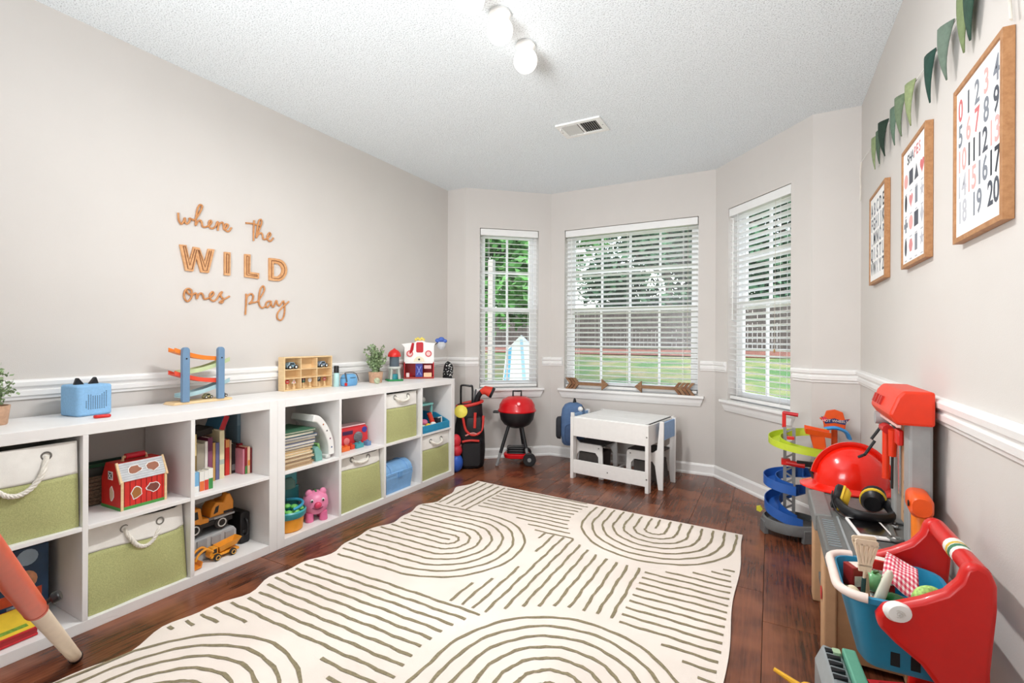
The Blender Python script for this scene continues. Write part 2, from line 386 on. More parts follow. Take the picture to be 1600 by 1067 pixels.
# ---------------------------------------------------------------- ceiling vent and lamps
vt = thing('ceiling_vent', 'white metal air vent register on popcorn ceiling', 'vent', (1.568, 1.287, H))
VM = mat('#efefec', .4, var=.02)
mb = MB(); hx, hy = .148, .105
for a_, b_ in (((-hx, -hy), (hx, -hy + .03)), ((-hx, hy - .03), (hx, hy)), ((-hx, -hy + .03), (-hx + .035, hy - .03)), ((hx - .035, -hy + .03), (hx, hy - .03)), ((-.006, -hy + .03), (.006, hy - .03))):
    mb.bb((a_[0], a_[1], -.012), (b_[0], b_[1], 0))
mb.build('frame', VM, vt, smooth=False, bevel=.002)
MB().bb((-hx + .03, -hy + .02, -.003), (hx - .03, hy - .02, -.0005)).build('duct_shade', mat('#1d1d1c', .9), vt, smooth=False)  # dark sheet painted as the shade behind the vent slats
fs = None
for i in range(16):
    x = -hx + .043 + i * (2 * hx - .086) / 15
    if abs(x) < .008: continue
    tl = R(38) if x < 0 else R(-38)
    if fs is None: fs = MB().box((0, 0, 0), (.0012, 2 * hy - .062, .013)).build('slat', VM, vt, smooth=False); fs.location = (x, 0, -.008); fs.rotation_euler = (0, tl, 0)
    else: inst(fs, 'slat', vt, (x, 0, -.008), (0, tl, 0))
MB().box((-hx + .02, -hy + .055, -.016), (.006, .022, .01)).build('lever', VM, vt, smooth=False)
for sx in (-1, 1): MB().lathe([(.003, -.0145), (.004, -.012)], 8, (sx * (hx - .013), 0, 0)).build('screw', mat('#8d8d8a', .4, .6), vt)
def lamp(x, y, label):
    l = thing('ceiling_lamp', label, 'lamp', (x, y, H), 0, 'globe ceiling lamps in a row')
    MB().lathe([(.045, 0), (.048, -.012), (.03, -.03)][::-1], 20).build('canopy', VM, l)
    gm = mat('#fffaf5', .5, emit=1.6, var=0, name='glowing_glass'); 
    MB().sph((0, 0, -.075), .055, 20, 12).build('globe', gm, l)
    for dx, e in ((.0, 1),):
        li = bpy.data.lights.new('lamp_light', 'AREA'); li.shape = 'DISK'; li.size = .11; li.energy = LAMP_E; li.color = (1, .985, .965)
        lo = bpy.data.objects.new('lamp_light', li); COL.objects.link(lo); lo.parent = l; lo.location = (0, 0, -.14)
LAMP_E = 11.5
for (u, v, lb) in ((735, -3, 'glowing white ceiling globe cut by top edge of picture'), (781, 48, 'glowing white ceiling globe between the two others'), (821, 95, 'glowing white ceiling globe nearest the air vent')):
    p = on(u, v, 2, H - .075); lamp(p.x, p.y, lb)
# ================================================================ the yard behind the windows
def gz(y): return -.25 + max(0, y - 4) * (.80 / 18)
GR = MB(); 
N = 24
GR.v = [Vector((-22 + 50 * i / N, 2.75 + 22 * j / N, gz(2.75 + 22 * j / N) + (.02 * math.sin(i * 2.1) * math.cos(j * 1.7)))) for j in range(N + 1) for i in range(N + 1)]
GR.f = [(j * (N + 1) + i, j * (N + 1) + i + 1, (j + 1) * (N + 1) + i + 1, (j + 1) * (N + 1) + i) for j in range(N) for i in range(N)]
def grass_mat():
    m = bpy.data.materials.new('patchy_lawn'); m.use_nodes = True; n = m.node_tree; b = n.nodes['Principled BSDF']
    tc = n.nodes.new('ShaderNodeTexCoord'); nz = n.nodes.new('ShaderNodeTexNoise'); nz.inputs['Scale'].default_value = .55; nz.inputs['Detail'].default_value = 8; nz.inputs['Roughness'].default_value = .75
    n.links.new(tc.outputs['Object'], nz.inputs['Vector'])
    rp = n.nodes.new('ShaderNodeValToRGB'); e = rp.color_ramp.elements
    e[0].position = .40; e[0].color = hexc('#34602f') + (1,); e[1].position = .62; e[1].color = hexc('#85775c') + (1,)
    x = e.new(.5); x.color = hexc('#62703f') + (1,)
    n.links.new(nz.outputs['Fac'], rp.inputs[0]); n.links.new(rp.outputs[0], b.inputs['Base Color']); b.inputs['Roughness'].default_value = .95; return m
o = struct(GR.build('lawn', grass_mat()), 'patchy green lawn seen through the window blinds')
mb = MB(); mb.bb((-22, 18.6, 0), (28, 21.9, .0)); mb.v = [Vector((p.x, p.y, gz(p.y) + .03 + (.02 if i % 2 else 0))) for i, p in enumerate(mb.v)]
o = mb.build('mulch_bed', mat('#6b4439', .95, var=.4, scale=4), smooth=False); struct(o, 'reddish brown mulch strip along the yard fence')
# plank fence
fn = thing('yard_fence', 'dark grey wooden plank fence across the back yard', 'fence', (0, 22, gz(22)))
FM = mat('#3f3c3a', .9, var=.35, scale=3)
mb = MB()
for i in range(230):
    x = -18 + i * .19; h = 2.15 + random.uniform(-.02, .02); mb.bb((x, random.uniform(0, .012), .03), (x + .178, .035, h))
ob = mb.build('board_row', FM, fn, smooth=False); ob['kind'] = 'stuff'
MB().bb((-18, .036, .35), (25.6, .08, .45)).build('rail', FM, fn, smooth=False); MB().bb((-18, .036, 1.3), (25.6, .08, 1.4)).build('rail', FM, fn, smooth=False)
for i in range(19): MB().bb((-18 + i * 2.4, .08, 0), (-17.9 + i * 2.4, .18, 1.7)).build('post', FM, fn, smooth=False)
# trees
def leaf_cloud(c, r, n, size, rnd):
    mb = MB(); vs = []; fs = []
    blobs = [(Vector(c) + Vector((rnd.uniform(-1, 1) * r[0] * .85, rnd.uniform(-1, 1) * r[1] * .8, rnd.uniform(-1, 1) * r[2] * .85)), rnd.uniform(.22, .4)) for _ in range(48)]
    for _ in range(n):
        bc, br = rnd.choice(blobs); d = Vector((rnd.gauss(0, 1), rnd.gauss(0, 1), rnd.gauss(0, 1))).normalized() * (rnd.random() ** .4 * br)
        p = bc + Vector((d.x * r[0], d.y * r[1], d.z * r[2])); s = size * rnd.uniform(.6, 1.4)
        a = Vector((rnd.gauss(0, 1), rnd.gauss(0, 1), rnd.gauss(0, .6))).normalized(); b_ = a.orthogonal().normalized(); b_ = Matrix.Rotation(rnd.uniform(0, 6), 3, a) @ b_
        q = len(vs); vs += [p - a * s, p + b_ * s * .45, p + a * s, p - b_ * s * .45]; fs.append((q, q + 1, q + 2, q + 3))
    mb.add(vs, fs); return mb
def tree(x, y, h, r, n, size, hexcol, label, seed, base=.0, trunk=.16):
    rnd = random.Random(seed); z0 = gz(y); t = thing('tree', label, 'tree', (x, y, z0), 0, 'trees in the back yard')
    pts = [(0, 0, 0), (.1, .05, h * .3), (-.05, .1, h * .55), (.05, 0, h * .8)]
    tb = MB(); tb.tube(spline(pts, 4), [trunk * (1 - .06 * i) for i in range(13)], 9)
    for k in range(4):
        a = rnd.uniform(0, 6.3); tb.tube([(0, .08, h * (.4 + .08 * k)), (math.cos(a) * r[0] * .5, math.sin(a) * r[1] * .5, h * (.55 + .1 * k))], [trunk * .45, trunk * .15], 6)
    tb.build('trunk', mat('#7d746c', .95, var=.25, scale=6), t)
    lm = mat(hexcol, .7, var=.45, scale=1.6)
    o = leaf_cloud((0, 0, base + r[2]), r, n, size, rnd).build('crown', lm, t, smooth=False); o['kind'] = 'stuff'
tree(-3.4, 7.6, 5.2, (3.0, 1.5, 2.3), 20000, .11, '#47803c', 'leafy bright green tree filling top of left window', 3, 1.5, .13)
tree(-7.5, 12.5, 7, (3.6, 2.2, 3.2), 10000, .17, '#356a39', 'tall green tree behind the tarp tent', 4, 1.6, .2)
tree(-2.2, 24.6, 9, (4.2, 2.0, 4.4), 15000, .22, '#2c5238', 'dark green tree over fence at left edge of middle window', 5, .9, .25)
tree(3.2, 24.6, 9, (4.0, 2.0, 4.3), 15000, .22, '#346044', 'blue green tree over fence behind middle window', 6, .9, .25)
tree(8.4, 24.6, 8.5, (4.0, 2.0, 4.2), 15000, .22, '#38663c', 'mid green tree over fence between middle and right windows', 8, .8, .25)
tree(13.6, 24.6, 9, (4.2, 2.0, 4.4), 15000, .22, '#3e7a40', 'fresh green tree over fence filling the right window', 9, .7, .25)
tree(18.8, 24.6, 9, (4, 2.0, 4.2), 10000, .22, '#366a3c', 'green tree over fence near right edge of right window', 10, .8, .25)
# tarp tent and a porch post seen through the left window
p1 = on(815, 545, 1, 9.5); TENT = (p1.x, 9.5, gz(9.5)); p2 = on(768, 520, 1, 5.2)
tp = thing('tarp_tent', 'light blue and white tarp tent standing in the yard', 'tent', TENT, .45); tp.scale = (.45, .5, .72)
prof = [(-1.0, 0), (-.8, 1.15), (0, 1.65), (.8, 1.15), (1.0, 0)]
for i, (y0, y1, hc) in enumerate(((-1.5, -.95, '#eef4f8'), (-.95, .1, '#8cc4e4'), (.1, .5, '#eef4f8'), (.5, 1.5, '#eef4f8'))):
    MB().prism(prof, y0, y1, 'y').build('tarp_panel', mat(hc, .5, var=.08), tp, smooth=False)
MB().prism([(-.95, .02), (-.62, .02), (-.5, 1.25), (-.72, 1.15)], -1.51, -1.5, 'y').build('blue_stripe', mat('#5fb4de', .5, var=.08), tp, smooth=False); MB().prism([(.1, .02), (.3, .02), (.1, 1.5), (-.05, 1.5)], -1.51, -1.5, 'y').build('blue_stripe', mat('#a9d3ec', .5, var=.08), tp, smooth=False)
ps = thing('porch_post', 'grey square porch post outside the left window', 'post', (p2.x, 5.2, gz(5.2)))
MB().bb((-.045, -.045, 0), (.045, .045, 2.6)).build('shaft', mat('#8f8d8a', .8), ps, smooth=False, bevel=.006); MB().bb((-.06, -.06, 0), (.06, .06, .1)).build('foot', mat('#8f8d8a', .8), ps, smooth=False, bevel=.006)
# ================================================================ cube cabinets
CW = mat('#f0eeec', .45, var=.02, scale=8, name='white_cabinet_foil')
CELLW, DIV, SIDE, CH, SH = .359, .0175, .044, .775, .016
XB, XFR = .014, .404
def cabinet(name, y0, label):
    """y0 = inner left edge of first cell ; four cells"""
    ya = y0 - SIDE; yb = y0 + 4 * CELLW + 3 * DIV + SIDE
    c = thing(name, label, 'cabinet', (0, ya, 0)); o = -ya
    P = dict(parent=c, smooth=False, bevel=.0015)
    for s in (ya, yb - SIDE): MB().bb((XB, s + o, 0), (XFR, s + SIDE + o, CH)).build('side_panel', CW, **P)
    MB().bb((XB, ya + SIDE + o, CH - .042), (XFR, yb - SIDE + o, CH)).build('top_panel', CW, **P)
    MB().bb((XB, ya + SIDE + o, 0), (XFR, yb - SIDE + o, .042)).build('bottom_panel', CW, **P)
    zs = .385
    for i in range(3):
        y = y0 + (i + 1) * CELLW + i * DIV
        MB().bb((XB, y + o, .042), (XFR, y + DIV + o, CH - .042)).build('divider', CW, **P)
    for i in range(4):
        y = y0 + i * (CELLW + DIV); MB().bb((XB, y + o, zs - SH / 2), (XFR - .001, y + CELLW + o, zs + SH / 2)).build('shelf', CW, **P)
    return c
SHZ = .393; FLZ = .042                                        # shelf top, floor of lower cells
Y1 = -.0885 - 4 * CELLW - 3 * DIV                               # cabinet 1 inner left edge
cab1 = cabinet('cube_cabinet', Y1, 'white cube storage cabinet nearest the camera with toy barn inside')
cab2 = cabinet('cube_cabinet', 0.0, 'white cube storage cabinet at far end beside golf bag')
def cell(cab, k):                                              # y range of a cell
    b = Y1 if cab == 1 else 0.; return b + k * (CELLW + DIV), b + k * (CELLW + DIV) + CELLW

# ---------------------------------------------------------------- fabric bins with rope handles
GREEN = mat('#b6b87f', .9, var=.16, scale=260, bump=.5, bscale=500, name='sage_green_linen'); CREAM = mat('#efece6', .9, var=.03, bump=.3, bscale=500, name='cream_canvas')
ROPE = mat('#e9e4da', .85, var=.08, scale=200, name='cotton_rope'); GROM = mat('#8b8a86', .3, .8, name='grommet_metal')
def bin_(label, yc, z, w=.335, h=.32, d=.35, seam=.6, lean=0., sag=.07, gx=.07, gz=.86, bulge=.012, yoff=0., slump=0., rot=0., hx=.0):
    t = thing('fabric_bin', label, 'bin', (XFR - .018, yc, z + .001), rot, 'fabric bins in the cube cabinets')
    # front face at x=0 local, body goes to -x ; grid
    ny, nz = 10, 12
    def pt(f, u, v):                                            # face f, u 0..1, v 0..1 height
        q = 4 * v * (1 - v); e = 4 * u * (1 - u)
        inset = .004 + lean * v
        wid = w * (1 - .04 * v); y = (u - .5) * wid
        sl = slump * v * v * math.sin(u * 5 + 1) * .5
        zz = h * v - slump * .5 * (1 - math.cos(u * 3.1)) * v * .4
        if f == 0: return Vector((-inset + bulge * q * e - sl + .003 * math.sin(u * 9 + v * 4), y, zz))
        if f == 2: return Vector((-d + inset - bulge * q * e, -y, zz))
        x = -inset - (d - 2 * inset) * u
        if f == 1: return Vector((x, wid / 2 + .004 * q * e, zz - 0))
        return Vector((-d + inset + (d - 2 * inset) * u, -wid / 2 - .004 * q * e, zz))
    def shell(v0, v1, nm, m, off=0):
        mb = MB(); rs = []
        for j in range(nz + 1):
            v = v0 + (v1 - v0) * j / nz; r_ = []
            for f in range(4):
                for i in range(ny): r_.append(pt(f, i / ny, v))
            rs.append(r_)
        mb.rings(rs, cap=False)
        return mb, rs
    mb, rs = shell(0, seam, 'body', GREEN); n = len(rs[0]); mb.f.append(tuple(range(n))); mb.build('green_lower', GREEN, t, solid=.002)
    mb, rs = shell(seam, 1, 'band', CREAM); mb.build('cream_band', CREAM, t, solid=.002)
    mb = MB(); k = 24; mb.tube([pt(0, i / k, seam) + Vector((.001, 0, 0)) for i in range(k + 1)], .0012, 5); mb.build('seam', mat('#8d8a74', .9), t)
    if sag > 0:
        P0, P1 = None, None
        for sgn in (-1, 1):
            u = .5 + sgn * gx / w; p = pt(0, u, gz) + Vector((.002, hx, 0))
            mb = MB(); mb.M = Matrix.Translation(p) @ Matrix.Rotation(PI / 2, 4, 'Y')
            mb.rings([[(.0135 * math.cos(a) + rr * math.cos(a) * math.cos(b), .0135 * math.sin(a) + rr * math.sin(a) * math.cos(b), rr * math.sin(b)) for b in [2 * PI * q / 6 for q in range(6)]] for rr in (.003,) for a in [2 * PI * q / 16 for q in range(16)]], closed=True)
            mb.build('grommet', GROM, t)
            if sgn < 0: P0 = p
            else: P1 = p
        path = []
        for i in range(41):
            s = i / 40; y = P0.y + (P1.y - P0.y) * s; q = 1 - (2 * s - 1) ** 2
            path.append(Vector((P0.x + .022 * min(1, 3 * math.sin(PI * s)), y * (1 + .06 * math.sin(PI * s)) , P0.z + (P1.z - P0.z) * s - sag * q ** .8)))
        mb = MB()
        for st in range(3):
            pp = []
            for i, p in enumerate(path):
                tg = (path[min(i + 1, 40)] - path[max(i - 1, 0)]).normalized(); nn = tg.cross(Vector((1, 0, 0))).normalized(); bb_ = tg.cross(nn)
                a = st * 2.094 + i * .85 * (w / .335); pp.append(p + (nn * math.cos(a) + bb_ * math.sin(a)) * .0042)
            mb.tube(pp, .0052, 6)
        mb.build('rope_handle', ROPE, t)
    return t
a, b_ = cell(1, 1); bin_('sage and cream fabric bin above boxes in near cabinet', (a + b_) / 2, SHZ, w=.352, seam=.62, sag=.115, gx=.086, gz=.88, bulge=.016)
a, b_ = cell(1, 2); bin_('sage and cream fabric bin under the toy barn', (a + b_) / 2 + .003, FLZ, w=.345, h=.325, seam=.70, lean=.03, sag=.085, gx=.062, gz=.88, slump=.03, hx=.012)
a, b_ = cell(2, 1); bin_('sage and cream fabric bin under red toy camera box', (a + b_) / 2, FLZ, w=.35, h=.325, seam=.76, lean=.02, sag=.025, gx=.065, gz=.93, slump=.02)
a, b_ = cell(2, 2); bin_('sage and cream fabric bin above the blue plastic chest', (a + b_) / 2 - .012, SHZ, w=.33, h=.325, seam=.70, sag=.03, gx=.07, gz=.92)
a, b_ = cell(2, 3); bin_('sage and cream fabric bin at far lower corner cell', (a + b_) / 2, FLZ, w=.35, h=.325, seam=.68, sag=.03, gx=.068, gz=.86)

# ================================================================ rug
RX0, RX1, RY0, RY1 = .665, 2.515, -1.30, 1.41
rug = thing('area_rug', 'large cream rug with olive arch and line pattern on wood floor', 'rug', (0, 0, 0))
def rug_h(x, y): return .010 + .0016 * math.sin(y * 7 + x * 2) * math.cos(x * 5) + (.004 * max(0, math.sin(y * 17)) * max(0, 1 - (x - RX0) / .12))
def rug_left(y): return RX0 + .022 * math.sin(y * 13.5 + .6) + .012 * math.sin(y * 29)
def rug_far(x): return 1.452 - (x - .68) * .075
mb = MB(); nx, ny = 60, 90; rs = []
for j in range(ny + 1):
    for i in range(nx + 1):
        fx = i / nx; fy = j / ny
        y = RY0 + (rug_far(RX0 + fx * (RX1 - RX0)) - RY0) * fy; xl = rug_left(y); x = xl + (RX1 + .006 * math.sin(y * 9) - xl) * fx
        mb.v.append(Vector((x, y, rug_h(x, y))))
mb.f = [(j * (nx + 1) + i, j * (nx + 1) + i + 1, (j + 1) * (nx + 1) + i + 1, (j + 1) * (nx + 1) + i) for j in range(ny) for i in range(nx)]
bnd = [i for i in range(nx + 1)] + [j * (nx + 1) + nx for j in range(1, ny + 1)] + [ny * (nx + 1) + i for i in range(nx - 1, -1, -1)] + [j * (nx + 1) for j in range(ny - 1, 0, -1)]
q = len(mb.v)
for i in bnd: p = mb.v[i]; mb.v.append(Vector((p.x, p.y, .0006)))
for k in range(len(bnd)): k2 = (k + 1) % len(bnd); mb.f.append((bnd[k], bnd[k2], q + k2, q + k))
RUGM = mat('#f0e4da', .95, var=.09, scale=2.2, bump=.5, bscale=420, name='cream_rug_pile')
mb.build('pile', RUGM, rug)
OLIVE = mat('#8d8267', .95, var=.2, scale=120, bump=.5, bscale=500, name='olive_rug_line')
rr = random.Random(11)
def stripe(pts, wd=.0125):
    # resample, wiggle, flat ribbon slightly proud of the pile
    out = []; L = 0; P = [Vector(p) for p in pts]
    for a_, b2 in zip(P, P[1:]):
        n = max(1, int((b2 - a_).length / .025))
        out += [a_.lerp(b2, i / n) for i in range(n)]
    out.append(P[-1]); ph = rr.uniform(0, 6); vs = []; fs = []
    out = [p for p in out if rug_left(p.y) + .012 < p.x < RX1 - .01 and p.y < rug_far(p.x) - .012]
    if len(out) < 2: return
    for i, p in enumerate(out):
        t = (out[min(i + 1, len(out) - 1)] - out[max(i - 1, 0)]).normalized(); n = Vector((-t.y, t.x))
        c = p + n * (.0022 * math.sin(i * .8 + ph) + .0014 * math.sin(i * 2.1 + ph * 2)); wv = wd * .5 * (1 + .15 * math.sin(i * 1.3 + ph))
        for sg in (-1, 1):
            s = c + n * (wv * sg); vs.append((s.x, s.y, rug_h(s.x, s.y) + .0018))
    fs = [(2 * i, 2 * i + 1, 2 * i + 3, 2 * i + 2) for i in range(len(out) - 1)]
    mb = MB(); mb.add(vs, fs); mb.build('stripe', OLIVE, rug, smooth=False)
def arc(cx, cy, r, a0, a1, n=40): return [(cx + r * math.cos(R(a0 + (a1 - a0) * i / n)), cy + r * math.sin(R(a0 + (a1 - a0) * i / n))) for i in range(n + 1)]
SPC = .0595
R1 = (2.07, 1.14); L1 = (1.11, .475); BC = (2.055, -.31); BLc = (1.09, -.965); RB = .49
for k in range(7):                                              # far right arch, open to the far edge
    r = .056 + SPC * k; stripe([(R1[0] - r, 1.5)] + arc(R1[0], R1[1], r, 180, 360) + [(R1[0] + r, 1.5)])
stripe([(2.065, 1.17), (2.062, 1.5)])
for k in range(7):                                              # left arch, open to the left
    r = .056 + SPC * k; stripe([(.6, L1[1] - r)] + arc(L1[0], L1[1], r, -90, 90) + [(.6, L1[1] + r)])
stripe([(.6, L1[1]), (1.12, L1[1])])
for (cx, cy) in (BC, BLc):
    for k in range(7):
        r = .058 + SPC * k; stripe([(cx - r, -1.4)] + [p for p in arc(cx, cy, r, 180, 0)] + [(cx + r, -1.4)])
    stripe([(cx, cy - .02), (cx, -1.4)])
for x in (.71, .77, .83, .89, .945): stripe([(x, .925 if x < .9 else .88), (x + .002, 1.5)])
def inside(x, y, c): return (x - c[0]) ** 2 + (y - c[1]) ** 2 < RB * RB
def clip(line, n, fn):
    a, b2 = Vector(line[0]), Vector(line[1]); run = []
    for i in range(n + 1):
        p = a.lerp(b2, i / n)
        if fn(p.x, p.y): run.append((p.x, p.y))
        else:
            if len(run) > 3: stripe([run[0], run[-1]])
            run = []
    if len(run) > 3: stripe([run[0], run[-1]])
for k in range(11):                                             # far block of cross lines
    y = 1.39 - .056 * k; clip([(.972, y), (2.0, y - .03)], 160, lambda x, yy: not inside(x, yy, R1) and not (inside(x, yy, L1)) and not (x < L1[0] and yy < .93 and x < .96) and x < 1.86)
for k in range(12):                                             # middle block of lengthwise lines
    x = 2.10 - .0565 * k; clip([(x, .80), (x, -.02)], 130, lambda xx, y: not inside(xx, y, R1) and not inside(xx, y, L1) and not inside(xx, y, BC))
for k in range(21):                                             # left block of cross lines
    y = -.035 - .0535 * k; clip([(.6, y), (1.66, y - .01)], 160, lambda x, yy: not inside(x, yy, BC) and not inside(x, yy, BLc) and not inside(x, yy, L1) and not (abs(x - BLc[0]) < RB and yy < BLc[1]) and x < 1.66)
for k in range(26):                                             # right block of cross lines
    y = .84 - .0555 * k; clip([(2.13, y), (2.6, y - .015)], 100, lambda x, yy: not inside(x, yy, R1) and not inside(x, yy, BC) and not (abs(x - BC[0]) < RB and yy < BC[1]))
# ================================================================ things on top of the cabinets
T = CH + .0005
def yat(u, x, v=600): return on(u, v, 0, x).y
PINE = wood_mat('pale_pine', '#e3c08e', '#f0d3a6', .55, (2, 2, 18), 5, .05); BLK = mat('#17171a', .4); WHT = mat('#f2f1ee', .45, var=.02); RED = mat('#d8231c', .35, var=.05); GRY = mat('#8f9090', .45)
# cube speaker with ears
yA = yat(121, .205); t = thing('cube_speaker', 'light blue padded cube speaker with two black pointed ears', 'speaker', (.205, yA, T), R(7))
BLU = mat('#8fbfe8', .85, var=.06, scale=120, bump=.4, bscale=600, name='light_blue_fabric')
S = .126
MB().rprism(S, S, .018, 0, S, 'z', (-S / 2, S / 2)).build('body', BLU, t, bevel=.008)
for yy, tip in ((.038, -.006), (.088, .006)):
    MB().prism([(yy - .019, 0), (yy + .019, 0), (yy + tip + .004, .03), (yy + tip - .004, .03)], -.075, -.06, 'x').build('ear', BLK, t, bevel=.003).location = (0, 0, S - .003)
mb = MB()
prof = [.035, .062, .058, .055, .054, .053, .054, .06, .066, .072]
for i, hh in enumerate(prof):
    y = .03 + i * .0078; z = .035 - (.006 if 0 < i < 9 else 0)
    while z < .028 + hh: mb.box((0, y, z), (.0012, .0032, .0032)); z += .0062
mb.build('speaker_holes', mat('#2a3b52', .8), t, smooth=False)
t = tag(MB().rprism(.055, .026, .012, 0, .012, 'z').build('play_disc', RED, bevel=.004), 'small red toy stand lying before the blue speaker', 'toy'); t.location = (.29, yat(160, .29), T); t.rotation_euler = (0, 0, R(80))
# ramp racer
def ramp_racer():
    x = .13; y0, y1 = yat(262, x), yat(355, x)
    t = thing('ramp_racer', 'wooden toy car ramp with two slate blue posts', 'toy', (x, y0, T)); L = y1 - y0
    MB().prism([(0, 0), (.012, .012), (L, .012), (L, 0)], -.045, .045, 'x').build('base', PINE, t, bevel=.002)
    PB = mat('#6f8fae', .5, var=.04); hp = .275
    pl, prr = yat(282, x) - y0, yat(337, x) - y0
    for yy in (pl, prr):
        pts = [(yy - .016, .012), (yy + .016, .012)] + [(yy + .016 * math.cos(a), hp - .016 + .016 * math.sin(a)) for a in [PI * i / 8 for i in range(9)]]
        MB().prism(pts, .03, .052, 'x').build('post', PB, t, bevel=.002)
        MB().lathe([(.003, 0), (.004, .002), (.002, .003)], 8).build('screw', BLK, t).matrix_local = Matrix.Translation((.052, yy, hp - .055)) @ Matrix.Rotation(PI / 2, 4, 'Y')
    for (ya, za, yb, zb, hc) in ((pl - .04, .252, prr + .02, .205, '#f0842c'), (prr + .055, .2, pl - .01, .142, '#c5d2a2'), (pl - .04, .143, prr + .02, .092, '#ea4f35'), (prr + .055, .092, pl - .012, .03, '#a9c8cd')):
        pts = spline([(ya, za), ((ya * .5 + yb * .5), (za + zb) / 2 - .012), (yb, zb)], 7) if 0 else [Vector((ya + (yb - ya) * s, za + (zb - za) * s - .012 * math.sin(PI * s), 0)) for s in [i / 12 for i in range(13)]]
        mb = MB(); rs = []
        for p in pts: rs.append([(-.03, p.x, p.y), (.03, p.x, p.y), (.03, p.x, p.y + .02), (.024, p.x, p.y + .02), (.024, p.x, p.y + .006), (-.024, p.x, p.y + .006), (-.024, p.x, p.y + .02), (-.03, p.x, p.y + .02)])
        mb.rings(rs).build('ramp', mat(hc, .45, var=.04), t, smooth=False)
ramp_racer()
def mini_car(loc, rz, label, body, L=.045, grp='tiny cars on the ramp base'):
    t = thing('toy_car', label, 'toy car', loc, rz, grp); k = L / .05
    MB().prism([(-.025 * k, .006 * k), (.025 * k, .006 * k), (.025 * k, .016 * k), (.014 * k, .018 * k), (.008 * k, .028 * k), (-.012 * k, .028 * k), (-.02 * k, .018 * k), (-.025 * k, .016 * k)], -.013 * k, .013 * k, 'y').build('body', mat(body, .4), t, bevel=.002 * k)
    MB().prism([(-.014 * k, .018 * k), (.009 * k, .018 * k), (.006 * k, .0255 * k), (-.011 * k, .0255 * k)], -.0134 * k, .0134 * k, 'y').build('window', mat('#2b3338', .2), t)
    for sx in (-.014, .014):
        for sy in (-.0135, .0135):
            MB().tube([(sx * k, sy * k - .003 * k, .0085 * k), (sx * k, sy * k + .003 * k, .0085 * k)], .0085 * k, 14).build('wheel', BLK, t)
            MB().tube([(sx * k, sy * k + math.copysign(.002, sy) * k, .0085 * k), (sx * k, sy * k + math.copysign(.0038, sy) * k, .0085 * k)], .0045 * k, 10).build('hub', mat('#e8e6df', .4), t)
    return t
mini_car((.12, yat(324, .12), T + .0122), R(90), 'tiny black and cream toy car between the ramp posts', '#c9c08f')
mini_car((.12, yat(347, .12), T + .0122), R(90), 'tiny black toy car at right end of the ramp', '#3a3a3a')
# wooden display box with cars and signs
def display_box():
    x = .085; y0, y1 = yat(444, x), yat(519, x); L = y1 - y0; Hh = .205; d = .055
    t = thing('display_box', 'pale wooden nine compartment display box with toy cars', 'box', (x, y0, T)); th = .007
    P = dict(parent=t, smooth=False, bevel=.001)
    MB().bb((-d, 0, 0), (0, L, th)).build('bottom_board', PINE, **P); MB().bb((-d, 0, Hh - th), (0, L, Hh)).build('top_board', PINE, **P)
    for yy in (0, L - th): MB().bb((-d, yy, th), (0, yy + th, Hh - th)).build('side_board', PINE, **P)
    MB().bb((-d, th, th), (-d + .004, L - th, Hh - th)).build('back_board', PINE, **P)
    zs = [.007, .0745, .128, Hh - th]; ys = [th, L / 3, 2 * L / 3, L - th]
    for z in zs[1:3]: MB().bb((-d + .004, th, z - .0025), (-.001, L - th, z + .0025)).build('shelf', PINE, **P)
    for y in ys[1:3]:
        for za, zb in zip(zs, zs[1:]): MB().bb((-d + .004, y - .0025, za + .003), (-.001, y + .0025, zb - .003)).build('divider', PINE, **P)
    for k, c, lb in ((0, '#7f9aa8', 'grey blue wooden toy car in top left compartment'), (2, '#8e9fb0', 'grey wooden toy car in top right compartment')):
        mini_car((x - .026, y0 + (ys[k] + ys[k + 1]) / 2, T + zs[2] + .003), R(90), lb, c, .074 if k == 0 else .07, 'cars in the display box')
    sg = [(0, 'disc', '#c9322b', 'tiny round red no entry sign in the display box'), (0, 'tri', '#e8e4dc', 'tiny white triangle sign in left lower compartment'), (1, 'sq', '#20242c', 'tiny black traffic light sign in middle lower compartment'), (1, 'disc', '#d8d4d0', 'tiny pale round sign in middle lower compartment'), (2, 'sq', '#20242c', 'tiny black parking sign in right lower compartment'), (2, 'disc', '#b9544a', 'tiny rust red round sign in right lower compartment')]
    for i, (k, sh, c, lb) in enumerate(sg):
        yy = y0 + ys[k] + (ys[k + 1] - ys[k]) * (.3 if i % 2 == 0 else .7)
        s = thing('toy_sign', lb, 'toy sign', (x - .026, yy, T + zs[0] + .0005), 0, 'road signs in the display box')
        MB().lathe([(.012, 0), (.012, .004), (.004, .009), (.003, .034)], 10).build('stand', PINE, s)
        if sh == 'disc': MB().prism(circ(.0135, 16, (0, .046)), -.002, .002, 'x').build('face', mat(c, .5), s); MB().prism([(-.008, .0445), (.008, .0445), (.008, .0475), (-.008, .0475)], .002, .0026, 'x').build('bar', WHT, s)
        elif sh == 'tri': MB().prism([(-.015, .034), (.015, .034), (0, .06)], -.002, .002, 'x').build('face', mat(c, .5), s); MB().prism([(-.008, .0375), (.008, .0375), (0, .052)], .002, .0026, 'x').build('mark', mat('#d98a80', .5), s)
        else:
            MB().rprism(.024, .031, .003, -.002, .002, 'x', (0, .049)).build('face', mat(c, .5), s)
            if k == 2: text_mesh('letter', 'P', .024, WHT, s, frame3((.0023, 0, .049), (0, 1, 0), (0, 0, 1)))
            else:
                for q, cc in enumerate(('#c94a3f', '#e8e4dc', '#4c9a5a')): MB().prism(circ(.0036, 10, (0, .058 - q * .009)), .002, .0026, 'x').build('lamp_dot', mat(cc, .5), s)
display_box()
